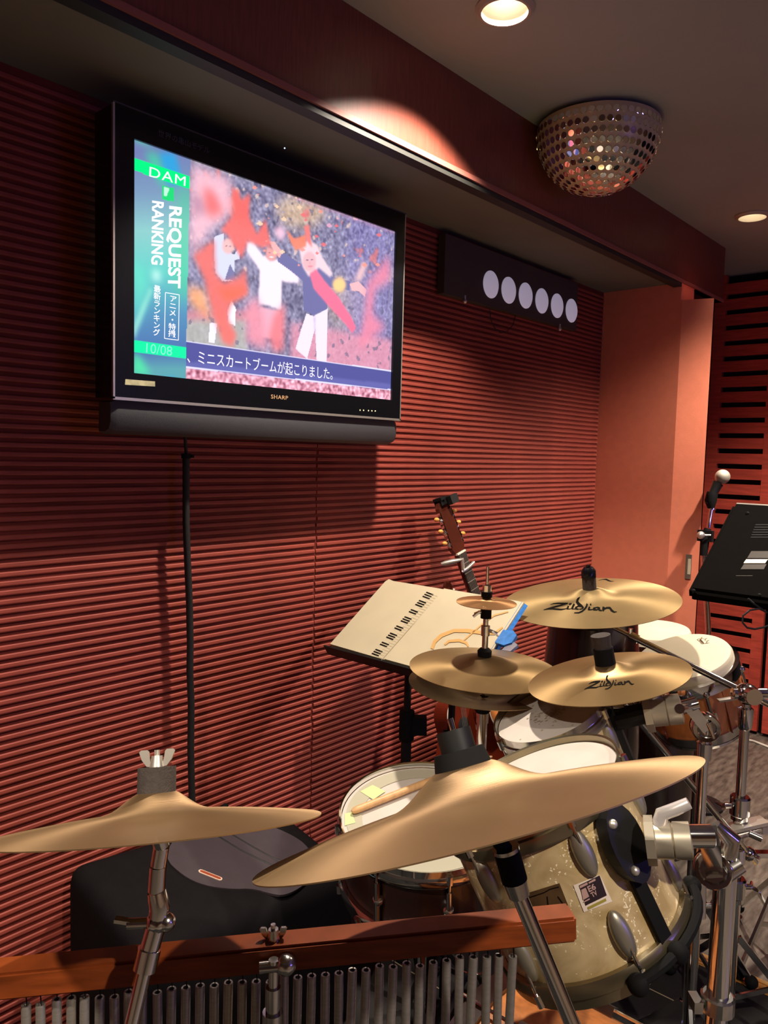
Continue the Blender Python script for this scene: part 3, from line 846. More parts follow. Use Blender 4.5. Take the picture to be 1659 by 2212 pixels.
# hi-hats
hc = Vector((0.694, 1.400, 0.982)); hn = Vector((0.034, -0.009, 0.999))
hat, F, surf, hat_top = cymbal('hi_hat_cymbal', 'upper brass hi-hat cymbal with a raised bell, in front of the songbook', hc, hn, 0.165, 0.088, 0.028, M['bronze_old'])
hat2, F, surf, _ = cymbal('hi_hat_cymbal', 'lower hi-hat cymbal, its dark rim showing under the upper one', hc - hn * 0.034, hn, 0.165, 0.088, 0.028, M['bronze_dull'], flip=True)
spc = Vector((0.694, 1.400, 0.0)); spc.z = hit(1050, 1286, (0.694, 1.40, 0), ROT @ Vector((0, 0, 1))).z
spl, F, surf, spl_top = cymbal('splash_cymbal', 'small coppery cymbal high on the hi-hat rod', spc, (0.03, -0.02, 1), 0.066, 0.018, 0.012, M['copper'])

# big cymbal in the foreground and the small one at left
gc, gn = Vector((1.2046, 0.6315, 1.0875)), Vector((-0.4421, 0.0864, 0.8928))
big, F, surf, big_top = cymbal('crash_cymbal', 'big brown brass cymbal tilted across the foreground', gc, gn, 0.2285, 0.075, 0.052, M['bronze_dull'])
lc, ln_ = Vector((0.9205, 0.4417, 1.0423)), Vector((-0.3086, 0.2059, 0.9286))
lef, F, surf, left_top = cymbal('crash_cymbal', 'brass cymbal seen edge-on at the lower left under a silver wing nut', lc, ln_, 0.178, 0.05, 0.038, M['bronze_dull'])

# ================================================================= STANDS
def tripod(t, x, y, zh=0.30, spread=0.2, a0=0.3, m=None, foot=True):
    m = m or M['chrome']
    for i in range(3):
        a = a0 + i * 2 * PI / 3
        e = Vector((x + spread * math.cos(a), y + spread * math.sin(a), 0.0275))
        o = obj('leg', MB().bar((x + 0.016 * math.cos(a), y + 0.016 * math.sin(a), zh), e, 0.016, 0.008, (math.cos(a), math.sin(a), 0)).bar((x + 0.014 * math.cos(a), y + 0.014 * math.sin(a), 0.10), (Vector((x, y, zh)) + e) / 2, 0.012, 0.006, (math.cos(a), math.sin(a), 0)), m, t)
        f = obj('rubber_foot', MB().ball(e + Vector((0, 0, 0.0)), 0.018, 12, 8), M['rubber'], t, True)
def collar(p, r, hgt, axis=(0, 0, 1), wing=True, side=(1, 0, 0)):
    p = Vector(p); ax = Vector(axis).normalized(); s = Vector(side).normalized()
    mb = MB().tube([p - ax * hgt / 2, p - ax * hgt * 0.42, p + ax * hgt * 0.42, p + ax * hgt / 2], [r * 0.86, r, r, r * 0.86], 18)
    mb.tube([p + s * r * 0.6, p + s * (r + 0.014)], 0.007, 10)
    if wing:
        q = p + s * (r + 0.014); v = s.cross(ax)
        mb.tube([q - v * 0.002, q + v * 0.02 + s * 0.012], [0.006, 0.004], 8); mb.tube([q + v * 0.002, q - v * 0.02 + s * 0.012], [0.006, 0.004], 8)
    return mb
def wing_nut(c, axis, w_=0.02, side=None):
    ax = Vector(axis).normalized(); side = Vector(side or (ROT @ Vector((1, 0, 0)))); s = (side - ax * side.dot(ax)).normalized(); d = ax.cross(s)
    c = Vector(c)
    mb = MB().tube([c, c + ax * 0.012], [0.008, 0.006], 14).tube([c, c + ax * 0.018], 0.003, 10)
    for e in (1, -1):
        b = c + s * e * 0.005
        k_ = w_ / 0.021
        pts = [b, b + s * e * 0.006 * k_ + ax * 0.001, b + s * e * 0.0115 * k_ + ax * 0.008 * k_, b + s * e * 0.0145 * k_ + ax * 0.0165 * k_, b + s * e * 0.0125 * k_ + ax * 0.0185 * k_, b + s * e * 0.006 * k_ + ax * 0.0185 * k_, b + s * e * 0.004 * k_ + ax * 0.0165 * k_, b + s * e * 0.003 * k_ + ax * 0.009 * k_]
        vs = [p + d * 0.0016 for p in pts] + [p - d * 0.0016 for p in pts]; n = len(pts)
        mb.add(vs, [tuple(range(n)), tuple(range(n, 2 * n))] + [(i, (i + 1) % n, (i + 1) % n + n, i + n) for i in range(n)])
    return mb

# --- left foreground stand
foot = Vector((0.905, 0.40, 0)) 
t = thing('cymbal_stand', 'chrome stand with wing nut and felt holding the left edge-on cymbal', 'cymbal stand', (foot.x, foot.y, 0))
ax = ln_.normalized()
obj('felt', MB().tube([left_top - ax * 0.004, left_top + ax * 0.023], [0.0205, 0.0205], 24), M['felt'], t, True)
o = obj('wing_nut', wing_nut(left_top + ax * 0.023, ax, 0.021), M['silver'], t, True); o['label'] = 'silver wing nut'
p0 = at(349, 1828, 0.835); p1 = at(342, 1870, 0.835); p2 = at(338, 1925, 0.835); p3 = at(345, 1960, 0.835); p4 = at(340, 1992, 0.835)
obj('tilter', MB().tube([left_top + ax * 0.03, lc - ax * 0.002], 0.003, 8).tube([lc - ax * 0.002, p0], [0.009, 0.0085], 14).tube([p0, p1], 0.0085, 16).tube([p1 + (p2 - p1) * 0.02, p2], 0.0092, 16).tube([p2, p3, p4], [0.010, 0.011, 0.0105], 14).ball(p4, 0.0125), M['chrome'], t, True)
s_ = (ROT @ Vector((1, 0, 0)))
obj('tilter_bolt', MB().tube([p4 - s_ * 0.032 + Vector((0, 0, -0.002)), p4 + s_ * 0.014], 0.006, 10).bar(p4 - s_ * 0.046 + Vector((0, 0, 0.003)), p4 - s_ * 0.026, 0.004, 0.008).ball(p4 + s_ * 0.01, 0.01), M['chrome_soft'], t, True)
p5 = at(318, 2070, 0.83); p6 = at(285, 2212, 0.82); dd = (p6 - p5).normalized()
obj('boom', MB().tube([p4, p5], 0.0105, 14).tube([p5 - dd * 0.01, p5 + dd * 0.012], 0.0125, 14).tube([p5, p5 + dd * 0.30], 0.0078, 14), M['chrome'], t, True)
pe = p5 + dd * 0.28
obj('post', MB().tube([pe, (pe.x, pe.y, 0.02)], 0.011, 16).lathe([(0.02, 0.0), (0.02, 0.04)], 16, Matrix.Translation(pe - Vector((0, 0, 0.02)))), M['chrome'], t, True)
tripod(t, pe.x, pe.y, 0.3, 0.2, 0.9)

# --- foreground big-cymbal stand
ax = gn.normalized()
b0 = at(1094, 1838, 0.80); b1 = at(1112, 1902, 0.80); b2 = at(1122, 1935, 0.80); b3 = at(1236, 2212, 0.79); dd = (b3 - b2).normalized()
bf = b2 + dd * 0.34
t = thing('cymbal_stand', 'chrome boom stand with black felts holding the big foreground cymbal', 'cymbal stand', (bf.x, bf.y, 0))
obj('felt', MB().tube([big_top - ax * 0.014, big_top + ax * 0.012], [0.032, 0.0265], 28), M['rubber'], t, True)
obj('cushion', MB().tube([big_top + ax * 0.012, big_top + ax * 0.033], [0.0185, 0.0185], 24), M['blackplastic'], t, True)
o = obj('threaded_rod', MB().tube([gc - ax * 0.02, big_top + ax * 0.045], 0.0032, 10), M['chrome'], t, True)
obj('sleeve', MB().tube([gc + ax * 0.004, b0], 0.008, 12).tube([b0, b1], [0.0135, 0.0135], 16), M['rubber'], t, True)
for ca, cb2, ra in ((b1, b2, (0.0125, 0.011)), (b0 - (b1 - b0) * 0.12, b0, (0.0145, 0.0145))):
    obj('collar', MB().tube([ca, cb2], list(ra), 16), M['chrome_soft'], t, True)
obj('boom', MB().tube([b2, bf], 0.0082, 14), M['chrome'], t, True)
obj('post', MB().tube([bf + Vector((0, 0, 0.03)), (bf.x, bf.y, 0.02)], 0.012, 16), M['chrome'], t, True)
tripod(t, bf.x, bf.y, 0.3, 0.2, 0.2)

# --- hi-hat stand
hx, hy = 0.694, 1.400
t = thing('hi_hat_stand', 'chrome hi-hat stand with a thin rod rising above the cymbals', 'hi-hat stand', (hx, hy, 0))
rt = hit(1058, 1212, (hx, hy, 0), ROT @ Vector((0, 0, 1))).z
obj('rod', MB().tube([(hx, hy, 0.5), (hx, hy, rt)], 0.0035, 10), M['chrome'], t, True)
obj('tube', MB().tube([(hx, hy, 0.03), (hx, hy, 0.86)], 0.012, 16).tube([(hx, hy, 0.86), (hx, hy, 0.915)], [0.014, 0.014], 14), M['chrome'], t, True)
obj('seat_cup', MB().lathe([(0.012, 0.88), (0.030, 0.905), (0.034, 0.918), (0.012, 0.92)], 20, Matrix.Translation((hx, hy, 0))), M['rubber'], t, True)
zt_ = hat_top.z
obj('clutch_felt', MB().lathe([(0.015, zt_ - 0.004), (0.016, zt_ + 0.012), (0.010, zt_ + 0.018)], 18, Matrix.Translation((hx, hy, 0))), M['rubber'], t, True)
obj('clutch', MB().lathe([(0.007, zt_ + 0.016), (0.007, zt_ + 0.045), (0.010, zt_ + 0.046), (0.010, zt_ + 0.068), (0.006, zt_ + 0.07), (0.006, zt_ + 0.085), (0.011, zt_ + 0.086), (0.011, zt_ + 0.112), (0.008, zt_ + 0.114), (0.008, zt_ + 0.128)], 18, Matrix.Translation((hx, hy, 0))), M['chrome_soft'], t, True)
for zz, e in ((zt_ + 0.057, 1), (zt_ + 0.10, -1)):
    q = Vector((hx, hy, zz))
    obj('clutch_wing', MB().tube([q + s_ * 0.008 * e, q + s_ * 0.026 * e + Vector((0, 0, -0.006))], [0.0045, 0.003], 8).bar(q + s_ * e * 0.014, q + s_ * e * 0.028 + Vector((0, 0, -0.012)), 0.004, 0.012), M['chrome_soft'], t, True)
obj('upper_felt', MB().lathe([(0.012, spc.z - 0.035), (0.012, spc.z + 0.002)], 18, Matrix.Translation((hx, hy, 0))).lathe([(0.012, spl_top.z), (0.0125, spl_top.z + 0.012)], 18, Matrix.Translation((hx, hy, 0))), M['rubber'], t, True)
obj('rod_nut', MB().lathe([(0.010, spl_top.z + 0.012), (0.010, spl_top.z + 0.026), (0.006, spl_top.z + 0.028)], 8, Matrix.Translation((hx, hy, 0))), M['chrome'], t)
tripod(t, hx, hy, 0.28, 0.17, 2.2)

# --- right stand with two booms (ride and crash)
sx, sy = 1.075, 1.985
t = thing('cymbal_stand', 'tall chrome stand at the right edge with two boom arms', 'cymbal stand', (sx, sy, 0))
obj('lower_tube', MB().tube([(sx, sy, 0.05), (sx, sy, 0.40)], 0.0165, 20), M['chrome'], t, True)
obj('middle_tube', MB().tube([(sx, sy, 0.38), (sx, sy, 0.62)], 0.0135, 18), M['chrome'], t, True)
obj('upper_tube', MB().tube([(sx, sy, 0.60), (sx, sy, 0.86)], 0.0118, 18), M['chrome'], t, True)
obj('tube_socket', MB().lathe([(0.013, 0.795), (0.0165, 0.80), (0.019, 0.848), (0.013, 0.852)], 18, Matrix.Translation((sx, sy, 0))), M['chrome'], t, True)
sd = -s_
right = ROT @ Vector((1, 0, 0)); toward = ROT @ Vector((0, 0, 1)); upv = ROT @ Vector((0, 1, 0))
obj('height_clamp', collar((sx, sy, 0.60), 0.024, 0.05, side=sd), M['chrome'], t, True)
obj('lower_clamp', collar((sx, sy, 0.39), 0.026, 0.05, side=s_), M['chrome'], t, True)
for za, zb_, rr in ((0.355, 0.375, 0.023), (0.565, 0.578, 0.02)):
    obj('memory_lock', MB().tube([(sx, sy, za), (sx, sy, zb_)], rr, 18), M['chrome'], t, True)
hub = Vector((sx, sy, 0.885))
jt = MB().ball(hub, 0.03, 16, 10, (1, 1, 0.85)).tube([hub - s_ * 0.035, hub + s_ * 0.045], 0.014, 14).tube([hub + ROT @ Vector((0, 0, 1)) * 0.0, hub + ROT @ Vector((0, 0, 1)) * 0.04], 0.02, 16)
obj('tilter_joint', jt, M['chrome'], t, True)
obj('joint_wing', MB().bar(hub + s_ * 0.04, hub + s_ * 0.075 + Vector((0, 0, 0.012)), 0.006, 0.018).bar(hub - s_ * 0.03 + Vector((0, 0, -0.012)), hub - s_ * 0.07 + Vector((0, 0, -0.018)), 0.005, 0.016).ball(hub + s_ * 0.05, 0.013), M['chrome'], t, True)
rax = rn.normalized()
rtip = rc - rax * 0.045
obj('ride_boom', MB().tube([hub + (hub - rtip).normalized() * 0.09, hub, rtip + (hub - rtip).normalized() * 0.11], 0.0085, 16).tube([rtip + (hub - rtip).normalized() * 0.14, rtip], 0.0062, 14), M['chrome'], t, True)
bq = rtip + (hub - rtip).normalized() * 0.115
obj('boom_clamp', MB().tube([bq, bq + (hub - rtip).normalized() * 0.022], 0.012, 16).tube([bq, bq + Vector((0, 0, 0.02))], 0.006, 8), M['chrome'], t, True)
obj('ride_tilter', MB().tube([rtip - rax * 0.035, rtip - rax * 0.01, rtip + rax * 0.02], [0.016, 0.021, 0.017], 18).tube([rtip, rc + rax * 0.03], 0.006, 10).tube([rc + rax * 0.005 - rax * 0.01, rc + rax * 0.022], 0.018, 16), M['rubber'], t, True)
obj('ride_felt', MB().tube([ride_top - rax * 0.003, ride_top + rax * 0.032], [0.0185, 0.0185], 22), M['felt'], t, True)
obj('ride_nut', MB().tube([ride_top + rax * 0.032, ride_top + rax * 0.05, ride_top + rax * 0.060], [0.0205, 0.0205, 0.013], 8).tube([ride_top + rax * 0.06, ride_top + rax * 0.066], 0.006, 10), M['piano'], t, True)
# crash boom and its own tilter
kax = kn.normalized()
ktip = kc - kax * 0.016
kend = Vector((sx, sy, 0.475)) + s_ * 0.03
kdir = (kend - ktip).normalized()
obj('crash_boom', MB().tube([ktip + kdir * 0.02, kend + kdir * 0.05], 0.0075, 14).tube([ktip + kdir * 0.06, kend - kdir * 0.05], 0.0072, 14), M['chrome'], t, True)
obj('crash_clamp', collar((sx, sy, 0.475), 0.022, 0.04, side=s_).ball(kend, 0.018).bar(kend - Vector((0, 0, 0.0)) - s_ * 0.02, kend + s_ * 0.06, 0.012, 0.02), M['chrome'], t, True)
kr = at(1365, 1530, (ktip - EYE).dot(ROT @ Vector((0, 0, -1))) - 0.01)
Fk = Matrix.Translation(kr) @ frame(ROT @ Vector((0.15, -0.2, 1)), (0, 0, 1)).to_4x4()
prof = [(0.0165 + 0.0032 * math.cos(a * PI / 4), 0.0032 * math.sin(a * PI / 4)) for a in range(8)]
obj('tilter_ring', MB().lathe(prof, 28, Fk, close=True), M['chrome'], t, True)
obj('crash_tilter', MB().tube([kc - kax * 0.004, ktip, kr], [0.006, 0.010, 0.010], 12).tube([kr - s_ * 0.05 + Vector((0, 0, 0.004)), kr - s_ * 0.01], 0.007, 10).tube([kc + kax * 0.004 - kax * 0.008, kc + kax * 0.016], 0.014, 14), M['chrome_soft'], t, True)
obj('crash_felt', MB().tube([crash_top - kax * 0.008, crash_top + kax * 0.006, crash_top + kax * 0.03], [0.020, 0.0195, 0.0195], 22), M['rubber'], t, True)
obj('crash_nut', MB().tube([crash_top + kax * 0.03, crash_top + kax * 0.042, crash_top + kax * 0.056], [0.0165, 0.0175, 0.019], 18), M['felt'], t, True)
cpa, cpb = at(1566, 1792, 1.90), at(1652, 1772, 1.90)
obj('clamp_plate', MB().bar(cpa, cpb, 0.045, 0.008, toward).tube([cpa + right * 0.02 - upv * 0.018, cpb + right * 0.0 - upv * 0.018], 0.010, 12).bar(cpb - upv * 0.002, cpb - upv * 0.03, 0.02, 0.03), M['silver'], t)
obj('plate_bolt', MB().tube([at(1618, 1800, 1.86), at(1645, 1812, 1.85)], 0.0085, 12), M['chrome_soft'], t, True)
tripod(t, sx, sy, 0.26, 0.22, 0.5)

# ================================================================= DRUMS
def drum(name, label, c, n, r, L, shell_m, hoop_m, head_m, nl, a0=0.0, lug='oval', cat='drum', group=None, hoop_h=0.024, rods=True, lug_z=None):
    """c: centre of the upper head, n: upward axis, r: outside radius of the hoop, L: length between hoops"""
    n = Vector(n).normalized(); F = Matrix.Translation(Vector(c)) @ frame(n, ROT @ Vector((1, 0, 0))).to_4x4()
    t = thing(name, label, cat, Vector(c) - n * L)
    rs = r - 0.012
    obj('shell', MB().lathe([(rs, -0.012), (rs, -L + 0.012)], 72, F), shell_m, t, True)
    def hoop(zc, s):
        q = [(r - 0.007, s * 0.010), (r - 0.004, s * 0.012), (r - 0.004, -s * 0.003), (r, -s * 0.005), (r, -s * (hoop_h - 0.006)), (r - 0.003, -s * hoop_h), (r - 0.011, -s * hoop_h), (r - 0.011, -s * 0.002), (r - 0.008, 0.0)]
        return MB().lathe([(a, b + zc) for a, b in q], 72, F, close=True)
    obj('top_hoop', hoop(0.0, 1), hoop_m, t, True)
    obj('bottom_hoop', hoop(-L, -1), hoop_m, t, True)
    obj('head', MB().lathe([(r - 0.0075, -0.002), (r - 0.014, 0.0012), (r - 0.022, 0.0006), (0.0005, 0.0)], 72, F), head_m, t, True)
    obj('bottom_head', MB().lathe([(r - 0.0075, -L + 0.002), (0.0005, -L)], 72, F), head_m, t, True)
    for i in range(nl):
        a = a0 + 2 * PI * i / nl
        G = F @ Matrix.Rotation(a, 4, 'Z')
        if lug == 'oval':
            for zc in (lug_z or (-L * 0.30, -L * 0.72)):
                m_ = Matrix.Translation((rs + 0.003, 0, zc))
                lb = MB().ball((0, 0, 0), 1.0, 16, 12, (0.012, 0.0145, 0.036), None)
                lb.v = [G @ m_ @ v for v in lb.v]
                obj('lug', lb, M['lugmetal'], t, True)
        elif lug == 'tube':
            obj('lug', MB().tube([G @ Vector((rs + 0.010, 0, -L + 0.03)), G @ Vector((rs + 0.010, 0, -0.03))], 0.006, 10).ball(G @ Vector((rs + 0.006, 0, -L / 2)), 0.011), M['chrome'], t, True)
        if rods:
            for s in (0, 1):
                za, zb_ = (0.006 - hoop_h * 0.0, -L * 0.24) if s == 0 else (-L - 0.006, -L * 0.78)
                obj('tension_rod', MB().tube([G @ Vector((r - 0.001, 0, za)), G @ Vector((r - 0.001, 0, zb_))], 0.0028, 8).tube([G @ Vector((r + 0.0, 0, za - (0.018 if s == 0 else -0.018))), G @ Vector((r + 0.0, 0, za))], 0.006, 8), M['chrome'], t, True)
    return t, F, rs

# front rack tom with pearl wrap
fc, fn, fr_, fL = Vector((1.0315, 1.0325, 0.9313)), Vector((-0.3944, -0.2329, 0.8889)).normalized(), 0.156, 0.241
FF = Matrix.Translation(fc) @ frame(fn, ROT @ Vector((1, 0, 0))).to_4x4(); FFi = FF.inverted(); frs = fr_ - 0.012
def on_shell(px, py, lift=0.0):
    """point of the front tom's shell met by that line of sight"""
    o_ = FFi @ EYE; d_ = FFi.to_3x3() @ ray(px, py)
    a = d_.x ** 2 + d_.y ** 2; b = 2 * (o_.x * d_.x + o_.y * d_.y); c_ = o_.x ** 2 + o_.y ** 2 - (frs + lift) ** 2
    disc = max(b * b - 4 * a * c_, 0)
    return FF @ (o_ + d_ * ((-b - math.sqrt(disc)) / (2 * a)))
lq = FFi @ on_shell(1259, 1840); lq2 = FFi @ on_shell(1341, 2017)
ft, FF, frs = drum('rack_tom', 'cream pearl rack tom with badge and sticker, below the big foreground cymbal', fc, fn, fr_, fL, M['pearl'], M['gold_hoop'], M['headwhite'], 6, math.atan2(lq.y + lq2.y, lq.x + lq2.x), 'oval', lug_z=(lq.z, lq2.z))
def patch(quad, lift, nu=8, nv=4):
    """curved patch on the shell bounded by four sight lines"""
    mb = MB(); vs = []
    for j in range(nv + 1):
        for i in range(nu + 1):
            u, v = i / nu, j / nv
            x = (quad[0][0] * (1 - u) + quad[1][0] * u) * (1 - v) + (quad[3][0] * (1 - u) + quad[2][0] * u) * v
            y = (quad[0][1] * (1 - u) + quad[1][1] * u) * (1 - v) + (quad[3][1] * (1 - u) + quad[2][1] * u) * v
            vs.append(on_shell(x, y, lift))
    return mb.add(vs, [(j * (nu + 1) + i, j * (nu + 1) + i + 1, (j + 1) * (nu + 1) + i + 1, (j + 1) * (nu + 1) + i) for j in range(nv) for i in range(nu)])
def sk(x, y): return (1130 + x / 8.295, 1880 + y / 8.295)
o = obj('badge', patch([sk(40, 420), sk(650, 230), sk(862, 770), sk(300, 960)], 0.0012), M['badge'], ft); o['label'] = 'brown metal badge with dark engraved mark'
bl = MB()
for ln in ([(110, 490), (380, 400), (480, 340), (640, 300)], [(430, 470), (450, 640), (470, 680), (640, 640)], [(620, 470), (700, 580), (750, 680), (740, 750), (640, 800), (550, 800)]):
    for (x0, y0), (x1, y1) in zip(ln[:-1], ln[1:]):
        dx, dy = x1 - x0, y1 - y0; L_ = math.hypot(dx, dy); nx, ny = -dy / L_ * 9, dx / L_ * 9
        bl.add(patch([sk(x0 + nx, y0 + ny), sk(x1 + nx, y1 + ny), sk(x1 - nx, y1 - ny), sk(x0 - nx, y0 - ny)], 0.0018, 3, 1).v, [(0, 1, 5, 4), (1, 2, 6, 5), (2, 3, 7, 6)])
obj('badge_mark', bl, M['ink'], ft)
o = obj('sticker', patch([sk(900, 270), sk(1375, 80), sk(1600, 560), sk(1090, 750)], 0.0010), M['label'], ft); o['label'] = 'white square sticker with dark logo'
obj('sticker_print', patch([sk(1000, 270), sk(1370, 90), sk(1500, 450), sk(1120, 635)], 0.0016), M['sticker_dark'], ft)
obj('sticker_line', patch([sk(1155, 660), sk(1480, 500), sk(1495, 550), sk(1165, 710)], 0.0016), M['sticker_green'], ft)
sp_ = MB()
for q in ([(1010, 280), (1150, 215), (1160, 255), (1020, 325)], [(1170, 215), (1290, 145), (1300, 185), (1180, 240)], [(1040, 350), (1120, 310), (1185, 470), (1075, 535)], [(1080, 560), (1190, 500), (1195, 525), (1085, 580)]):
    sp_.add(patch([sk(*p) for p in q], 0.0022, 3, 1).v, [(0, 1, 5, 4), (1, 2, 6, 5), (2, 3, 7, 6)])
obj('sticker_mark', sp_, M['sticker_mauve'], ft)
def shell_text(body, a, b, c):
    me = text_mesh(body, bold=0.03)
    xs = [v.co.x for v in me.vertices]; ys = [v.co.y for v in me.vertices]
    x0, x1, y0, y1 = min(xs), max(xs), min(ys), max(ys)
    for v in me.vertices:
        u = (v.co.x - x0) / (x1 - x0); w_ = (v.co.y - y0) / (y1 - y0)
        v.co = on_shell(a[0] + (b[0] - a[0]) * u + (c[0] - a[0]) * w_, a[1] + (b[1] - a[1]) * u + (c[1] - a[1]) * w_, 0.0022)
    return obj('sticker_mark', me, M['sticker_mauve'], ft)
shell_text('E6', sk(1185, 395), sk(1315, 335), sk(1140, 290))
shell_text('TV', sk(1245, 490), sk(1345, 435), sk(1200, 410))
shell_text('2', sk(1085, 500), sk(1160, 465), sk(1045, 380))

# suspension mount and clamp of the front tom
plate_c = on_shell(1352, 1820, 0.02); pin = FFi @ plate_c; pa = math.atan2(pin.y, pin.x)
G = FF @ Matrix.Rotation(pa, 4, 'Z')
ov = [(0.030 * math.cos(a * PI / 10) * 1.0, 0.058 * math.sin(a * PI / 10)) for a in range(20)]
pm = MB()
MP = G @ Matrix.Translation((frs + 0.004, 0, pin.z)) @ Matrix(((0, 0, 1, 0), (1, 0, 0, 0), (0, 1, 0, 0), (0, 0, 0, 1)))
pm.prism(ov, 0.0, 0.022, MP)
obj('mount_plate', pm, M['blackplastic'], ft)
obj('plate_bolt', MB().ball(G @ Vector((frs + 0.026, -0.012, pin.z - 0.034)), 0.007).ball(G @ Vector((frs + 0.026, -0.012, pin.z + 0.036)), 0.007), M['silver'], ft, True)
sb = MB()
sb.box((frs + 0.004, -0.011, -fL - 0.004), (frs + 0.010, 0.011, pin.z - 0.03), G).box((frs + 0.004, -0.011, pin.z + 0.03), (frs + 0.010, 0.011, -0.02), G)
obj('mount_strap', sb, M['rubber'], ft)
ar = MB()
arc = [FF @ (Matrix.Rotation(pa + R_(d), 4, 'Z') @ Vector((fr_ + 0.009, 0, -fL + 0.006))) for d in range(-26, 55, 8)]
ar.tube(arc, 0.0075, 8)
for d in (-26, 0, 54):
    ar.ball(FF @ (Matrix.Rotation(pa + R_(d), 4, 'Z') @ Vector((fr_ + 0.008, 0, -fL + 0.004))), 0.015, 12, 8)
obj('mount_arc', ar, M['rubber'], ft, True)
def tom_clamp(t, base, out, up, size=1.0):
    """grey cast clamp block with a lever; returns its outer end"""
    out = Vector(out).normalized(); F_ = Matrix.Translation(base) @ frame(out, up).to_4x4(); s = size
    oct_ = [(0.026 * math.cos(PI / 8 + a * PI / 4), 0.026 * math.sin(PI / 8 + a * PI / 4)) for a in range(8)]
    obj('clamp_flange', MB().prism([(x * 1.25 * s, y * 1.25 * s) for x, y in oct_], 0, 0.012 * s, F_), M['bracket'], t)
    obj('clamp_block', MB().lathe([(0.024 * s, 0.012 * s), (0.0245 * s, 0.034 * s), (0.022 * s, 0.035 * s), (0.0245 * s, 0.037 * s), (0.0245 * s, 0.058 * s), (0.015 * s, 0.060 * s)], 26, F_), M['bracket'], t, True)
    lv = MB().tube([F_ @ Vector((0.012 * s, 0, 0.016 * s)), F_ @ Vector((0.036 * s, 0, 0.026 * s)), F_ @ Vector((0.044 * s, 0.004, 0.044 * s)), F_ @ Vector((0.052 * s, 0.004, 0.062 * s))], [0.010 * s, 0.010 * s, 0.009 * s, 0.008 * s], 12)
    obj('clamp_lever', lv, M['bracket_white'], t, True)
    return F_ @ Vector((0, 0, 0.058 * s))
right = ROT @ Vector((1, 0, 0)); toward = ROT @ Vector((0, 0, 1)); upv = ROT @ Vector((0, 1, 0))
base = at(1395, 1815, (plate_c - EYE).dot(-toward) - 0.005)
cend = tom_clamp(ft, base, right * 0.93 + toward * 0.3 + upv * 0.12, upv, 1.0)

# tom stand at right holding the front tom
_p = at(1563, 1950, 1.30); px_, py_ = _p.x, _p.y
t = thing('tom_stand', 'thick chrome stand post with a big ratchet disc holding the front tom', 'stand', (px_, py_, 0))
disc = at(1540, 1878, (Vector((px_, py_, 0.75)) - EYE).dot(-toward) - 0.02)
el = at(1530, 1806, (cend - EYE).dot(-toward))
obj('arm_rod', MB().tube([cend - (el - cend).normalized() * 0.03, el], 0.0098, 16), M['chrome'], t, True)
obj('arm_block', MB().tube([el - right * 0.03, el + right * 0.004], 0.0155, 18).bar(el, disc, 0.026, 0.026, right), M['chrome'], t, True)
Fd = Matrix.Translation(disc) @ frame(toward * 0.9 - right * 0.35 + upv * 0.2, upv).to_4x4()
obj('ratchet_disc', MB().lathe([(0.001, 0.004), (0.020, 0.004), (0.022, 0.010), (0.0285, 0.011), (0.031, 0.006), (0.031, -0.022), (0.001, -0.024)], 40, Fd), M['chrome'], t, True)
obj('ratchet_lever', MB().tube([disc + right * 0.025 + upv * 0.02, disc + right * 0.03 + upv * 0.05, disc + right * 0.005 + upv * 0.075], [0.014, 0.016, 0.008], 14).tube([disc + right * 0.02 - upv * 0.005, disc + right * 0.045 + upv * 0.01], [0.017, 0.015], 14), M['chrome_soft'], t, True)
obj('post', MB().tube([(px_, py_, disc.z - 0.01), (px_, py_, 0.02)], 0.0185, 22), M['chrome'], t, True)
pp_ = at(1515, 1950, (disc - EYE).dot(-toward)); 
obj('rod_end', MB().tube([disc - right * 0.020 - upv * 0.02, pp_ + Vector((0, 0, -0.025))], 0.0085, 14), M['chrome'], t, True)
obj('base_clamp', collar((px_, py_, 0.53), 0.028, 0.03, side=-right, wing=False).bar(Vector((px_, py_, 0.53)) - right * 0.03, Vector((px_, py_, 0.53)) - right * 0.045, 0.02, 0.03), M['chrome_soft'], t)
tripod(t, px_, py_, 0.26, 0.2, 0.0)

# second rack tom
tc_, tn_ = Vector((0.899, 1.331, 0.949)), Vector((-0.256, -0.348, 0.902)).normalized()
tt, TF, trs = drum('rack_tom', 'smaller rack tom with a worn white head, behind the front tom', tc_, tn_, 0.1185, 0.185, M['pearl'], M['chrome_soft'], M['headwhite'], 6, R_(-40), 'oval')
speck = MB()
for i in range(150):
    a = rng.uniform(0, 2 * PI); rr = abs(rng.normal(0, 0.034)); s = rng.uniform(0.0008, 0.0026)
    p = Vector((0.01 + rr * math.cos(a) * 1.4, -0.005 + rr * math.sin(a), 0.0011))
    speck.prism([(p.x + s * math.cos(b) * 1.3, p.y + s * math.sin(b)) for b in (0.2, 1.5, 2.8, 4.1, 5.3)], p.z, p.z + 0.0002, TF)
M['worn'] = mat('worn_coating', lin((176, 158, 134)), 0.6)
o = obj('stick_marks', speck, M['worn'], tt); o['label'] = 'grey stick marks worn into the head'; o['kind'] = 'stuff'
TFi = TF.inverted()
base2 = at(1392, 1540, (Vector(tc_) - tn_ * 0.08 - EYE).dot(-toward) - 0.06)
cend2 = tom_clamp(tt, base2, right * 0.92 + toward * 0.3 + upv * 0.2, upv, 1.15)
q = TFi @ base2; qa = math.atan2(q.y, q.x); G2 = TF @ Matrix.Rotation(qa, 4, 'Z')
obj('mount_strap', MB().box((trs, -0.012, -0.19), (trs + 0.012, 0.012, -0.01), G2).tube([G2 @ Vector((trs + 0.008, 0, q.z)), base2], 0.02, 14), M['blackplastic'], tt)

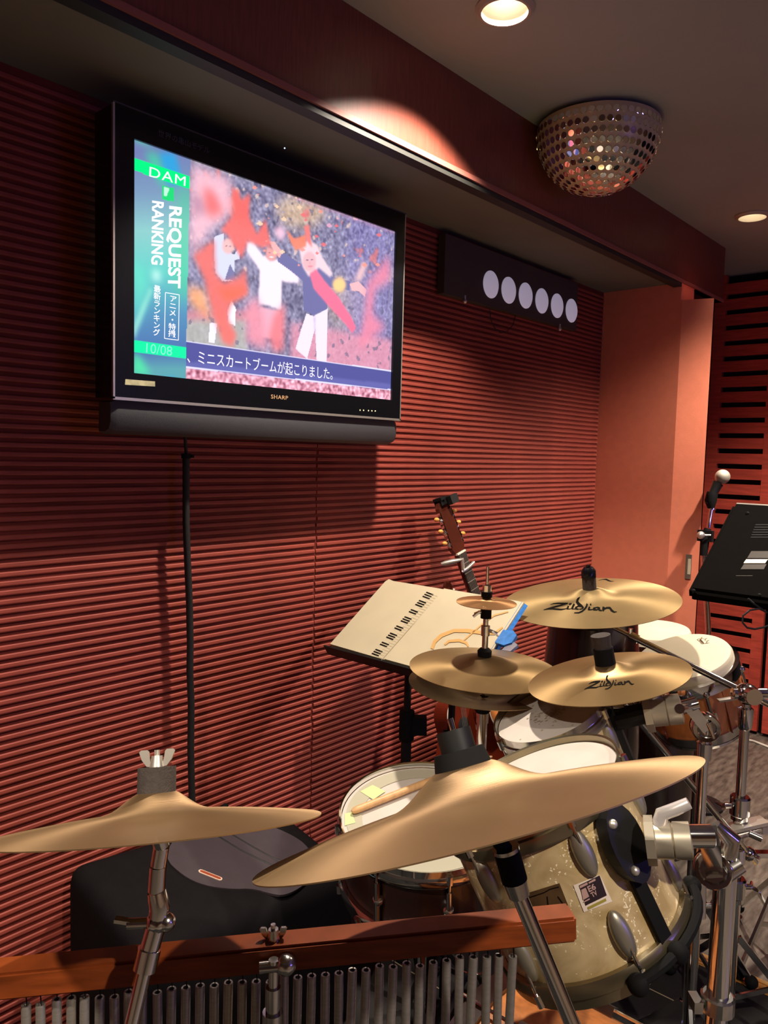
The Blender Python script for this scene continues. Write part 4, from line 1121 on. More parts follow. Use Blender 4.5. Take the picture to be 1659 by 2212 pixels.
ax_, ay_ = 1.078, 1.690
t = thing('tom_stand', 'slim chrome stand post with a round ratchet holding the smaller tom', 'stand', (ax_, ay_, 0))
disc2 = at(1525, 1572, (Vector((ax_, ay_, 0.8)) - EYE).dot(-toward) - 0.015)
el2 = at(1490, 1528, (disc2 - EYE).dot(-toward) - 0.01)
obj('arm_rod', MB().tube([cend2 - (el2 - cend2).normalized() * 0.03, el2], 0.009, 14), M['chrome'], t, True)
obj('arm_block', MB().tube([el2 - right * 0.05 - upv * 0.01, el2 + right * 0.015 + upv * 0.008], 0.0145, 16).bar(el2, disc2, 0.024, 0.024, right), M['chrome'], t, True)
obj('wing_screw', MB().tube([el2 - right * 0.045 - upv * 0.02, el2 - right * 0.05 + upv * 0.03], [0.008, 0.006], 10), M['chrome'], t, True)
Fd = Matrix.Translation(disc2) @ frame(toward * 0.95 - right * 0.2, upv).to_4x4()
obj('ratchet_disc', MB().lathe([(0.001, 0.006), (0.018, 0.006), (0.020, 0.010), (0.028, 0.011), (0.0305, 0.006), (0.0305, -0.02), (0.001, -0.022)], 36, Fd).tube([disc2 + toward * 0.01 + upv * 0.015, disc2 + toward * 0.012 - upv * 0.02 + right * 0.012], [0.008, 0.003], 10), M['chrome'], t, True)
obj('socket', MB().lathe([(0.012, 0.0), (0.015, 0.002), (0.0165, 0.038), (0.012, 0.04)], 18, Matrix.Translation((ax_, ay_, disc2.z - 0.075))), M['chrome'], t, True)
obj('post', MB().tube([disc2, (ax_, ay_, disc2.z - 0.04), (ax_, ay_, 0.02)], 0.0108, 16), M['chrome'], t, True)
obj('lower_tube', MB().tube([(ax_, ay_, 0.02), (ax_, ay_, 0.46)], 0.0145, 18), M['chrome'], t, True)
obj('height_clamp', collar((ax_, ay_, 0.47), 0.022, 0.035, side=right), M['chrome_soft'], t, True)
tripod(t, ax_, ay_, 0.24, 0.2, 1.0)

# snare drum
sc_, sn_ = Vector((0.713, 1.179, 0.727)), Vector((0.11, -0.16, 0.98)).normalized()
snt, SF, srs = drum('snare_drum', 'dark brown snare drum with chrome hoops and a drumstick on its head', sc_, sn_, 0.1755, 0.145, M['shell_dark'], M['chrome'], M['headwhite'], 8, R_(12), 'tube')
M['ring'] = mat('clear_muffle_ring', lin((180, 174, 152)), 0.35)
local('muffle_ring', MB().lathe([(0.126, 0.0014), (0.126, 0.0022), (0.158, 0.0022), (0.158, 0.0014)], 60, None, close=True), M['ring'], snt, SF)
hp = MB()
for quad in ([(778, 1712), (805, 1698), (833, 1712), (806, 1730)], [(745, 1760), (760, 1757), (768, 1780), (745, 1786)]):
    o = obj('tape_patch', MB().add([hit(x, y, sc_, sn_) + sn_ * 0.003 for x, y in quad], [(0, 1, 2, 3)]), M['tape'], snt); o['label'] = 'pale green tape patch'
k0, k1 = hit(760, 1763, sc_, sn_) + sn_ * 0.0105, hit(990, 1672, sc_, sn_) + sn_ * 0.0105
dk = (k1 - k0).normalized()
tag(obj('drumstick', MB().tube([k0, k0 + dk * 0.004, k0 + dk * 0.012, k0 + dk * 0.24, k0 + dk * 0.30, k0 + dk * 0.345, k0 + dk * 0.355, k0 + dk * 0.362], [0.003, 0.006, 0.0073, 0.0073, 0.005, 0.003, 0.0042, 0.002], 14), M['wood_stick'], smooth=True),
    'pale wooden drumstick lying on the snare drum', 'drumstick')
snb = sc_ - sn_ * 0.145
t = thing('snare_stand', 'chrome snare stand under the brown snare drum', 'stand', (snb.x, snb.y, 0))
for i in range(3):
    a = 0.4 + i * 2 * PI / 3
    e = snb + Vector((0.165 * math.cos(a), 0.165 * math.sin(a), 0.0))
    e.z = snb.z - (sn_.x * 0.17 * math.cos(a) + sn_.y * 0.17 * math.sin(a)) / sn_.z - 0.022
    obj('basket_arm', MB().tube([(snb.x, snb.y, 0.43), e, e + Vector((0.012 * math.cos(a), 0.012 * math.sin(a), 0.03))], 0.006, 8), M['chrome'], t, True)
obj('post', MB().tube([(snb.x, snb.y, 0.05), (snb.x, snb.y, 0.45)], 0.012, 14), M['chrome'], t, True)
tripod(t, snb.x, snb.y, 0.22, 0.17, 1.4)

# bass drum, natural wood
kx0, kx1, ky, kz, krr = 0.93, 1.205, 1.10, 0.266, 0.248
t = thing('bass_drum', 'orange wooden bass drum below the front tom', 'drum', (1.06, ky, 0))
FX = Matrix.Translation((kx0, ky, kz)) @ frame((1, 0, 0), (0, 1, 0)).to_4x4()
obj('shell', MB().lathe([(krr, 0.0), (krr, kx1 - kx0)], 72, FX), M['wood_orange'], t, True)
for zc in (-0.012, kx1 - kx0 - 0.026):
    obj('hoop', MB().lathe([(krr - 0.01, zc), (krr + 0.008, zc), (krr + 0.008, zc + 0.038), (krr - 0.01, zc + 0.038)], 72, FX, close=True), M['shell_dark'], t, True)
obj('head', MB().lathe([(krr - 0.004, 0.004), (0.001, 0.004)], 60, FX).lathe([(krr - 0.004, kx1 - kx0 - 0.004), (0.001, kx1 - kx0 - 0.004)], 60, FX), M['headwhite'], t, True)
for i in range(8):
    a = 2 * PI * i / 8 + 0.2
    G = FX @ Matrix.Rotation(a, 4, 'Z')
    lb = MB().box((krr - 0.002, -0.011, 0.09), (krr + 0.018, 0.011, 0.17), G)
    obj('lug', lb, M['chrome_soft'], t)
    obj('tension_rod', MB().tube([G @ Vector((krr + 0.013, 0, -0.02)), G @ Vector((krr + 0.013, 0, kx1 - kx0 + 0.02))], 0.003, 8), M['chrome'], t, True)
for e in (-1, 1):
    obj('spur', MB().tube([(kx1 - 0.05, ky + e * krr * 0.9, 0.2), (kx1 + 0.04, ky + e * 0.29, 0.018)], 0.007, 10), M['chrome'], t, True)

# congas
def conga(name, label, c, n, r, L, shell, ratio=1.15, cat='drum'):
    n = Vector(n).normalized(); F = Matrix.Translation(Vector(c)) @ frame(n, right).to_4x4()
    t = thing(name, label, cat, Vector(c) - n * L)
    prof = [(r - 0.006, -0.004), (r * 1.0, -0.06)] + [(r * (1 + (ratio - 1) * math.sin(PI * u)) * (1 - 0.25 * max(0, u - 0.45)), -0.06 - (L - 0.06) * u) for u in (0.12, 0.25, 0.4, 0.55, 0.7, 0.85, 1.0)]
    obj('shell', MB().lathe(prof, 48, F), shell, t, True)
    return t, F
def conga_top(t, F, r):
    obj('head', MB().lathe([(r + 0.001, -0.045), (r + 0.001, -0.012), (r - 0.004, -0.003), (r - 0.014, 0.0), (0.001, 0.0)], 60, F), M['skin'], t, True)
    obj('rim', MB().lathe([(r + 0.0015, -0.060), (r + 0.013, -0.058), (r + 0.0155, -0.044), (r + 0.013, -0.026), (r + 0.0025, -0.024)], 60, F, close=True), M['chrome'], t, True)
    for i in range(6):
        G = F @ Matrix.Rotation(0.5 + i * PI / 3, 4, 'Z')
        obj('lug', MB().tube([G @ Vector((r + 0.012, 0, -0.045)), G @ Vector((r + 0.014, 0, -0.13))], 0.0045, 8).box((r - 0.004, -0.012, -0.135), (r + 0.018, 0.012, -0.105), G).ball(G @ Vector((r + 0.0135, 0, -0.05)), 0.009), M['chrome'], t, True)
wc, wn = Vector((0.8727, 2.0941, 0.9216)), Vector((-0.1695, -0.3372, 0.926)).normalized()
wr = 0.128
wt = thing('hand_drum', 'short orange wooden hand drum with cream head and crown mark, right of the ride cymbal', 'drum', wc - wn * 0.2)
WF = Matrix.Translation(wc) @ frame(wn, right).to_4x4()
obj('shell', MB().lathe([(wr + 0.002, -0.04), (wr + 0.004, -0.09), (wr - 0.006, -0.185), (wr - 0.012, -0.20)], 60, WF), M['wood_orange'], wt, True)
for i in range(9):
    G = WF @ Matrix.Rotation(i * 2 * PI / 9 + 0.15, 4, 'Z')
    obj('stave_joint', MB().box((wr - 0.008, -0.0008, -0.19), (wr + 0.0035, 0.0008, -0.06), G), M['guitar_side'], wt)
conga_top(wt, WF, wr)
obj('bottom_band', MB().lathe([(wr - 0.010, -0.186), (wr - 0.002, -0.186), (wr - 0.006, -0.212), (wr - 0.018, -0.212)], 60, WF, close=True), M['chrome_soft'], wt, True)
crown = MB()
def ck(x, y): return hit(1490 + x / 27.65, 1370 + y / 27.65, wc, wn)
for ln in ([(440, 330, 34), (590, 450, 30), (730, 590, 34)], [(440, 330, 20), (600, 270, 16), (770, 170, 10)], [(740, 190, 30), (700, 270, 40), (640, 330, 50)], [(700, 270, 18), (900, 290, 14)], [(1040, 240, 8), (940, 300, 40), (900, 360, 36)], [(890, 370, 16), (1010, 400, 14)], [(1180, 370, 6), (1060, 410, 36), (980, 490, 36)], [(970, 500, 20), (1080, 540, 30), (1190, 520, 6)], [(740, 590, 26), (900, 570, 24), (1080, 540, 18)], [(600, 330, 120), (720, 450, 140), (830, 540, 80)]):
    crown.add(brush([ln], ck, lambda p: Vector(p) + wn * 0.0008, 0.8).v, [(i, i + 1, len(ln) * 4 - 3 + i + 1, len(ln) * 4 - 3 + i) for i in range(len(ln) * 4 - 4)])
M['crownink'] = mat('brown_grey_print', lin((84, 62, 48)), 0.8, spec=0.1)
obj('crown_mark', crown, M['crownink'], wt)
wb0 = wc - wn * 0.205
t = thing('drum_stand', 'chrome stand under the short orange hand drum', 'stand', (wb0.x, wb0.y, 0))
obj('post', MB().tube([(wb0.x, wb0.y, 0.02), (wb0.x, wb0.y, wb0.z + 0.03)], 0.011, 14), M['chrome'], t, True)
obj('support_ring', MB().lathe([(wr - 0.04, -0.213), (wr - 0.005, -0.213), (wr - 0.005, -0.220), (wr - 0.04, -0.220)], 40, WF, close=True).bar(WF @ Vector((-wr + 0.02, 0, -0.219)), WF @ Vector((wr - 0.02, 0, -0.219)), 0.006, 0.02).bar(WF @ Vector((0, -wr + 0.02, -0.219)), WF @ Vector((0, wr - 0.02, -0.219)), 0.006, 0.02), M['chrome_soft'], t)
tripod(t, wb0.x, wb0.y, 0.24, 0.17, 0.2)

c2 = at(1410, 1358, 2.78)
t2, F2 = conga('conga_drum', 'tall dark conga with cream head and chrome rim, behind the hand drum', c2, (-0.02, -0.10, 0.995), 0.13, c2.z / 0.995, M['shell_dark'])
conga_top(t2, F2, 0.13)
c3 = at(1283, 1305, 2.38)
t3, F3 = conga('conga_drum', 'tall dark barrel drum in shadow below the ride cymbal', c3, (0, 0, 1), 0.135, c3.z, M['shell_dark'])
obj('head', MB().lathe([(0.128, -0.003), (0.12, 0.0), (0.001, 0.0)], 40, F3), M['rubber'], t3, True)

# ================================================================= BAR CHIMES
cl = at(-40, 2118, 0.875); cr_ = at(1236, 1992, 0.945)
e = (cr_ - cl).normalized(); e_out = e.cross(Vector((0, 0, 1))).normalized()
if e_out.dot(EYE - cl) < 0: e_out = -e_out
mid = (cl + cr_) / 2
pm_ = at(590, 2100, 0.87)
u_ = (pm_ - cl).dot(e); pc = cl + e * u_
ct = thing('bar_chimes', 'long wooden bar of hanging metal chime tubes across the bottom', 'bar chimes', mid)
up_ = e_out.cross(e).normalized()
if up_.z < 0: up_ = -up_
BM = Matrix.Translation(cl) @ Matrix((e, e_out, up_)).transposed().to_4x4()
Lb = (cr_ - cl).length
b2m = MB().box((0, -0.017, -0.016), (Lb, 0.017, 0.016), BM)
o = obj('wooden_bar', b2m, M['wood_bar'], ct)
bm = bmesh.new(); bm.from_mesh(o.data); bmesh.ops.bevel(bm, geom=bm.edges[:], offset=0.003, segments=2, affect='EDGES'); bm.to_mesh(o.data); bm.free()
tubm = MB().lathe([(0.0032, -0.03), (0.0032, 0.0), (0.0052, 0.0), (0.0054, -0.004), (0.0054, -1.0), (0.0032, -1.0)], 14).mesh('chime_tube', True); tubm.materials.append(M['tubes'])
cord = MB().tube([(0, 0, 0.03), (0.002, 0, -0.006)], 0.0007, 5).mesh('cord'); cord.materials.append(M['rubber'])
for i in range(36):
    s = 0.048 + i * (Lb - 0.075 - 0.048) / 35
    p = cl + e * s + up_ * (-0.017) + e_out * random.uniform(-0.003, 0.004)
    top = p - Vector((0, 0, 0.016 + random.uniform(-0.003, 0.003)))
    o = bpy.data.objects.new('chime_tube', tubm); C.objects.link(o); o.parent = ct
    Ln = 0.10 + 0.16 * i / 35
    o.matrix_local = Matrix.Translation(-mid) @ Matrix.Translation(top) @ Matrix.Rotation(random.uniform(-0.02, 0.02), 4, 'Y') @ Matrix.Rotation(random.uniform(0, 6), 4, 'Z') @ Matrix.Diagonal((1, 1, Ln, 1))
    o = bpy.data.objects.new('cord', cord); C.objects.link(o); o.parent = ct
    o.matrix_local = Matrix.Translation(top - mid) @ Matrix.Diagonal((1, 1, 0.6, 1))
t = thing('chime_stand', 'dark metal post clamped to the middle of the chime bar', 'stand', (pc.x, pc.y, 0))
pf = pc + e_out * 0.026
obj('post', MB().tube([pf + Vector((0, 0, -0.025)), (pf.x, pf.y, 0.02)], 0.0085, 14).tube([pf + Vector((0, 0, -0.055)), pf + Vector((0, 0, -0.08))], [0.012, 0.012], 14), M['chrome_soft'], t, True)
obj('clamp', MB().tube([pf + Vector((0, 0, -0.03)), pf + Vector((0, 0, 0.008))], 0.006, 10).tube([pf - e * 0.016, pf + e * 0.02], 0.007, 10).ball(pf + e * 0.014, 0.012), M['chrome_soft'], t, True)
obj('wing_nut', wing_nut(pc + up_ * 0.016, up_, 0.016), M['chrome_soft'], t, True)
tripod(t, pf.x, pf.y, 0.26, 0.18, 1.7)

# ================================================================= MUSIC STAND AND SONGBOOK
BA = Vector((0.107, 1.5, 0.911)); BN = Vector((0, -math.cos(R_(55)), math.sin(R_(55))))
bu = Vector((1, 0, 0)); bv = BN.cross(bu).normalized()
if bv.z < 0: bv = -bv
BKM = Matrix.Translation(BA) @ Matrix((bu, bv, BN)).transposed().to_4x4()
fx, fy_ = 0.305, 1.62
t = thing('music_stand', 'black music stand holding an open songbook by the slatted wall', 'music stand', (fx, fy_, 0))
trm = MB().box((0.0, 0.0, -0.020), (0.44, 0.27, -0.017), BKM).box((0.0, -0.022, -0.020), (0.45, -0.018, 0.014), BKM).box((0.0, -0.022, -0.020), (0.45, 0.0, -0.017), BKM)
obj('tray', trm, M['blackplastic'], t)
tb = BKM @ Vector((fx - BA.x, 0.12, -0.02))
obj('tube', MB().tube([tb, (fx, tb.y + 0.0, tb.z - 0.05), (fx, tb.y, 0.45)], 0.010, 14).tube([(fx, tb.y, 0.70), (fx, tb.y, 0.02)], 0.0145, 16), M['blackplastic'], t, True)
obj('height_clamp', MB().tube([(fx, tb.y, 0.66), (fx, tb.y, 0.74)], 0.021, 16).bar((fx, tb.y, 0.70), Vector((fx, tb.y, 0.70)) + right * 0.055, 0.05, 0.03), M['rubber'], t, True)
obj('tilt_joint', MB().box((fx - 0.05, tb.y - 0.03, tb.z - 0.06), (fx + 0.05, tb.y + 0.01, tb.z - 0.012)), M['blackplastic'], t)
tripod(t, fx, tb.y, 0.22, 0.18, PI / 2, M['blackplastic'])
bk = thing('songbook', 'open cream songbook with a printed piano keyboard and treble clef', 'book', BA)
def bp(px, py, lift=0.0):
    return hit(px, py, BA + BN * 0.0, BN) + BN * lift
def bquad(name, pts, m, th=0.014, lift=0.0):
    n = len(pts)
    a = [bp(*p, lift) for p in pts]; b = [q - BN * th for q in a]
    return obj(name, MB().add(a + b, [tuple(range(n)), tuple(range(n, 2 * n))] + [(i, (i + 1) % n, (i + 1) % n + n, i + n) for i in range(n)]), m, bk)
F0, F1 = (831, 1425), (960, 1273)
bquad('left_cover', [(713, 1391), F0, F1, (850, 1255), (840, 1251), (832, 1256)], M['page'], 0.013)
q = bp(713, 1391)
rA, rB = bp(*F0) - q, None
wR = 0.232
pA = bp(*F0, 0.003); pB = bp(*F1, 0.003)
e1, e2 = bp(1069, 1401, 0.003), bp(1111, 1336, 0.003)
def edge_at(v): return e1 + (e2 - e1) * ((v - (e1 - BA).dot(bv)) / (e2 - e1).dot(bv))
pC = edge_at((pA - BA).dot(bv) - 0.003); pD = edge_at((pB - BA).dot(bv))
obj('right_cover', MB().add([pA, pC, pD, pB] + [p - BN * 0.016 for p in (pA, pC, pD, pB)], [(0, 1, 2, 3), (4, 5, 6, 7), (0, 1, 5, 4), (1, 2, 6, 5), (2, 3, 7, 6), (3, 0, 4, 7)]), M['page'], bk)
bs = MB().add([pC + BN * 0.0006 - bu * 0.006, pC + BN * 0.0006 + bu * 0.008 - BN * 0.012, pD + BN * 0.0006 + bu * 0.008 - BN * 0.012, pD + BN * 0.0006 - bu * 0.006, pC + BN * 0.0006 - bu * 0.006 - BN * 0.004, pD + BN * 0.0006 - bu * 0.006 - BN * 0.004], [(0, 1, 2, 3), (0, 4, 1), (3, 2, 5), (4, 5, 2, 1), (0, 3, 5, 4)])
o = obj('spine_strip', bs, M['blue'], bk); o['label'] = 'blue patterned strip along the right edge'
# keyboard print
def kp(x, y, lift=0.0012): return bp(680 + x / 3.318, 1050 + y / 3.318, lift)
kb = MB(); kl = MB()
for g in range(8):
    cx, cy = 812 - 52 * g, 786 + 58.4 * g; n = 3 if g % 2 else 2
    if g == 0: n = 3
    for i in range(n):
        o_ = (i - (n - 1) / 2) * 1.05
        x, y = cx - 12.5 * o_, cy + 13.5 * o_
        ac = (25, 9.5); al = (-3.1, 3.4)
        kb.add([kp(x - ac[0] - al[0], y - ac[1] - al[1]), kp(x + ac[0] - al[0], y + ac[1] - al[1]), kp(x + ac[0] + al[0], y + ac[1] + al[1]), kp(x - ac[0] + al[0], y - ac[1] + al[1])], [(0, 1, 2, 3)])
for i in range(29):
    x, y = 838 - 14.6 * i, 776 + 16.4 * i
    kl.add([kp(x - 0, y - 0.0), kp(x + 46, y + 17), kp(x + 45, y + 18.4), kp(x - 1, y + 1.4)], [(0, 1, 2, 3)])
kl.add([kp(884, 790), kp(887, 791), kp(470, 1262), kp(467, 1261)], [(0, 1, 2, 3)])
obj('black_keys', kb, M['ink'], bk); obj('key_lines', kl, M['greyline'], bk)
clef = [[(845, 1175, 26), (862, 1125, 30), (910, 1080, 32), (1000, 1045, 30), (1100, 1045, 34), (1190, 1058, 32), (1290, 1065, 24), (1350, 1020, 14)], [(935, 1145, 16), (965, 1120, 22), (1040, 1114, 26), (1090, 1132, 24), (1105, 1160, 12)], [(1075, 1112, 12), (1200, 1000, 13), (1290, 935, 13), (1390, 908, 12)]]
obj('clef_print', brush(clef, lambda x, y: bp(680 + x / 3.318, 1050 + y / 3.318), lambda p: Vector(p) + BN * 0.0046, 0.8), M['tan'], bk)
cq = hit(1098, 1385, BA, BN)
t = thing('clip', 'blue and clear plastic clip on the right edge of the songbook', 'clip', cq)
CM = Matrix.Translation(bp(1090, 1384, 0.002)) @ Matrix((bu, bv, BN)).transposed().to_4x4()
obj('clip_body', MB().prism([(-0.012, -0.022), (0.016, -0.026), (0.032, -0.012), (0.032, 0.014), (0.016, 0.026), (-0.012, 0.022)], 0.002, 0.012, CM), M['blue'], t)
obj('clip_tab', MB().prism([(0.016, -0.038), (0.040, -0.036), (0.048, -0.012), (0.034, -0.006), (0.02, -0.02)], 0.0, 0.008, CM), M['clear'], t)

# slim black post beside it
gp = at(975, 1560, 1.98)
t = thing('guitar_stand', 'slim black stand post behind the hi-hat, in front of the guitar', 'stand', (gp.x, gp.y, 0))
obj('post', MB().tube([(gp.x, gp.y, 0.02), (gp.x, gp.y, 0.86)], 0.009, 12), M['blackplastic'], t, True)
obj('knob', MB().ball((gp.x, gp.y, gp.z - 0.03) , 0.013).tube([Vector((gp.x, gp.y, gp.z - 0.03)), Vector((gp.x, gp.y, gp.z - 0.03)) - right * 0.02], 0.010, 12), M['blackplastic'], t, True)
tripod(t, gp.x, gp.y, 0.14, 0.12, 0.5, M['blackplastic'])

# ================================================================= GUITARS
def guitar(name, label, tip, p2, lean, s, top, side, tuner_m, capo=False, clip=False):
    T = hit(*tip, (0.085 if s > 0.8 else 0.12, 0, 0), TN)
    lo, hi_ = 0.5, 6.0
    d_ = ray(*p2)
    for _ in range(60):
        m_ = (lo + hi_) / 2
        Q = EYE + d_ * m_
        if Q.x - (T.x + lean * (Q - T).length) > 0: lo = m_
        else: hi_ = m_
    Q = EYE + d_ * lo
    up = (T - Q).normalized()
    nrm = Vector((1, 0.04, 0)); nrm = (nrm - up * nrm.dot(up)).normalized()
    rgt = up.cross(nrm).normalized()
    Gm = Matrix.Translation(T) @ Matrix((rgt, up, nrm)).transposed().to_4x4() @ Matrix.Diagonal((s, s, s, 1))
    base = Gm @ Vector((0, -1.08, 0))
    t = thing(name, label, 'guitar', base)
    P3 = lambda x, y, z: Gm @ Vector((x, y, z))
    head = [(-0.024, -0.185), (-0.036, -0.165), (-0.031, -0.02), (-0.016, 0.0), (0.0, -0.008), (0.016, 0.0), (0.031, -0.02), (0.036, -0.165), (0.024, -0.185)]
    obj('headstock', MB().prism(head, -0.016, 0.0, Gm), M['guitar_head'], t)
    obj('nut', MB().box((-0.024, -0.190, -0.004), (0.024, -0.184, 0.006), Gm), M['ivory'], t)
    obj('neck', MB().prism([(-0.022, -0.012), (-0.0225, 0.0), (0.0225, 0.0), (0.022, -0.012), (0.012, -0.021), (-0.012, -0.021)], 0, 0.45, Gm @ Matrix.Translation((0, -0.19, 0)) @ Matrix.Rotation(PI / 2, 4, 'X')), M['guitar_side'], t)
    obj('fingerboard', MB().box((-0.0235, -0.67, 0.0), (0.0235, -0.19, 0.005), Gm), M['ebony'], t)
    fm_ = MB()
    for i in range(1, 15):
        yy = -0.19 - 0.63 * (1 - 2 ** (-i / 12)); fm_.box((-0.0235, yy - 0.0009, 0.005), (0.0235, yy + 0.0009, 0.0062), Gm)
    obj('fret', fm_, M['silver'], t)
    half = [(0.0, 0.0), (0.06, -0.003), (0.115, -0.03), (0.138, -0.085), (0.128, -0.14), (0.115, -0.185), (0.128, -0.235), (0.165, -0.30), (0.182, -0.36), (0.168, -0.425), (0.12, -0.468), (0.05, -0.482), (0.0, -0.484)]
    for _ in range(2):
        half = half[:1] + [(p[0] * w1 + q[0] * (1 - w1), p[1] * w1 + q[1] * (1 - w1)) for p, q in zip(half, half[1:]) for w1 in (0.75, 0.25)] + half[-1:]
    out = half + [(-x, y) for x, y in half[::-1][1:-1]]
    out = [(x, y - 0.63) for x, y in out]
    obj('body', MB().prism(out, -0.095, -0.004, Gm), side, t)
    obj('soundboard', MB().prism([(x * 0.985, (y + 0.87) * 0.985 - 0.87) for x, y in out], -0.004, 0.0, Gm), top, t)
    obj('binding', MB().tube([P3(x, y, -0.004) for x, y in out + out[:1]], 0.0022, 6), M['ivory'], t, True)
    obj('sound_hole', MB().lathe([(0.05, 0.0004), (0.05, 0.0009), (0.0005, 0.0009)], 32, Gm @ Matrix.Translation((0, -0.785, 0))), M['void'], t)
    obj('bridge', MB().box((-0.08, -0.985, 0.0), (0.08, -0.96, 0.009), Gm), M['ebony'], t)
    sm_ = MB()
    for i in range(6):
        x = -0.0175 + i * 0.007
        sm_.tube([P3(x, -0.187, 0.0075), P3(x * 1.4, -0.972, 0.011)], 0.00045, 4)
    obj('strings', sm_, M['silver'], t)
    for e_ in (-1, 1):
        for i, yy in enumerate((-0.05, -0.092, -0.134)):
            xa = 0.0325 + 0.0012 * i
            obj('tuner_button', MB().ball(P3(e_ * (xa + 0.021), yy, -0.006), 0.0105 * s, 12, 8, (0.75, 1.0, 0.7)), tuner_m, t, True)
            obj('tuning_machine', MB().tube([P3(e_ * (xa - 0.004), yy, -0.006), P3(e_ * (xa + 0.014), yy, -0.006)], 0.004 * s, 8).ball(P3(e_ * (xa + 0.002), yy - 0.012, -0.006), 0.008 * s).box((min(e_ * (xa - 0.002), e_ * (xa + 0.003)), yy - 0.024, -0.013), (max(e_ * (xa - 0.002), e_ * (xa + 0.003)), yy + 0.016, 0.001), Gm), M['chrome'], t, True)
    return t, Gm, P3
gt, GM_, GP = guitar('acoustic_guitar', 'acoustic guitar leaning on the slatted wall behind the songbook', (955, 1082), (1019, 1262), 0.27, 0.98, M['guitar_top'], M['guitar_side'], M['amber'])
c = thing('capo', 'silver capo clamped across the neck of the acoustic guitar', 'capo', GP(0, -0.245, 0.02))
obj('capo_bar', MB().tube([GP(-0.034, -0.246, 0.006), GP(-0.02, -0.243, 0.017), GP(0.03, -0.236, 0.016)], 0.0055, 10), M['silver'], c, True)
cdp = (GP(-0.034, -0.246, 0.006) - EYE).dot(-(ROT @ Vector((0, 0, 1))))
obj('capo_handle', MB().tube([GP(-0.030, -0.246, 0.008), at(998, 1209, cdp), at(980, 1213, cdp), at(962, 1217, cdp), at(953, 1219, cdp)], [0.006, 0.0085, 0.0095, 0.009, 0.006], 10), M['silver'], c, True)
tn = thing('clip_on_tuner', 'small black tuner clipped to the top of the guitar headstock', 'tuner', GP(0.0, 0.0, 0.01))
obj('tuner_body', MB().box((0.012, -0.022, 0.012), (0.052, 0.008, 0.030), GM_), M['blackplastic'], tn)
obj('tuner_clip', MB().box((-0.018, -0.014, -0.022), (0.02, 0.012, -0.0165), GM_).box((-0.018, -0.014, 0.0005), (0.02, 0.012, 0.008), GM_).box((-0.02, 0.004, -0.022), (0.0, 0.014, 0.014), GM_), M['rubber'], tn)
gt2, G2_, GP2 = guitar('ukulele', 'small dark brown ukulele, only its headstock showing above the songbook', (968, 1256), (976, 1330), 0.20, 0.60, M['guitar_side'], M['guitar_side'], M['ivory'])

# ================================================================= GIG BAG
bgc = Vector((0.27, 1.06, 0.0))
t = thing('gig_bag', 'black padded instrument bag with zip lines and a small leather tag', 'bag', bgc)
def puff(x0, x1, y0, y1, z0, z1, slope, m, name, seg=6, rad=0.06):
    bm = bmesh.new(); bmesh.ops.create_cube(bm, size=1.0)
    for v in bm.verts:
        v.co = Vector((x0 + (v.co.x + 0.5) * (x1 - x0), y0 + (v.co.y + 0.5) * (y1 - y0), z0 + (v.co.z + 0.5) * (z1 - z0)))
        if v.co.z > (z0 + z1) / 2: v.co.z += slope(v.co.x, v.co.y)
    bmesh.ops.bevel(bm, geom=bm.edges[:], offset=rad, segments=seg, affect='EDGES', profile=0.6)
    bmesh.ops.recalc_face_normals(bm, faces=bm.faces)
    me = bpy.data.meshes.new(name); bm.to_mesh(me); bm.free()
    for p in me.polygons: p.use_smooth = True
    return obj(name, me, m, t)
sl = lambda x, y: (0.27 - x) * 0.20 + (1.0 - y) * 0.10
puff(0.03, 0.36, 0.765, 1.37, 0.0, 0.46, sl, M['bag'], 'bag_body', rad=0.05)
def btop(x, y): return Vector((x, y, 0.46 + sl(x, y) + 0.002))
TP = btop(0.2, 1.0); TPN = Vector((0.20, 0.10, 1.0)).normalized()
def bt(px, py): return hit(px, py, TP, TPN)
for zl in (((472, 1808), (520, 1838), (570, 1862), (605, 1878)), ((498, 1802), (545, 1830), (590, 1855), (622, 1868))):
    obj('zip', MB().tube([bt(*p) for p in zl], 0.003, 8), M['piping'], t, True)
tg_ = bt(454, 1892)
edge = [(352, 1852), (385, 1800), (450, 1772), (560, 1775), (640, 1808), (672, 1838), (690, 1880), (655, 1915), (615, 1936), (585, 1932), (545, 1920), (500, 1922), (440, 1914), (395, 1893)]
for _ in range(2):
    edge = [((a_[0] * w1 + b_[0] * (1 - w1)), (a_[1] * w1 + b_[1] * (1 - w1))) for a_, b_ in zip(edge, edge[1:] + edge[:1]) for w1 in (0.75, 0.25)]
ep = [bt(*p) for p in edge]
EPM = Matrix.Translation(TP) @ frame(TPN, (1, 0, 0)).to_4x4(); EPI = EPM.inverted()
o = obj('lit_top', MB().prism([((EPI @ p).x, (EPI @ p).y) for p in ep], -0.004, 0.0015, EPM), M['bagtop'], t); o['label'] = 'purple-grey lit area painted on the bag top'  # outlines the lit part of the bag top, its light painted in
tdir = bt(478, 1901) - bt(430, 1882)
TM = Matrix.Translation(tg_) @ frame(TPN, tdir).to_4x4()
cap = [(0.024 + 0.006 * math.cos(a), 0.006 * math.sin(a)) for a in np.linspace(-PI / 2, PI / 2, 7)] + [(-0.024 + 0.006 * math.cos(a), 0.006 * math.sin(a)) for a in np.linspace(PI / 2, 3 * PI / 2, 7)]
obj('leather_tag', MB().prism(cap, 0, 0.003, TM), M['tagwhite'], t)
obj('tag_patch', MB().prism([(x * 0.9, y * 0.62) for x, y in cap], 0.003, 0.0036, TM), M['tagred'], t)
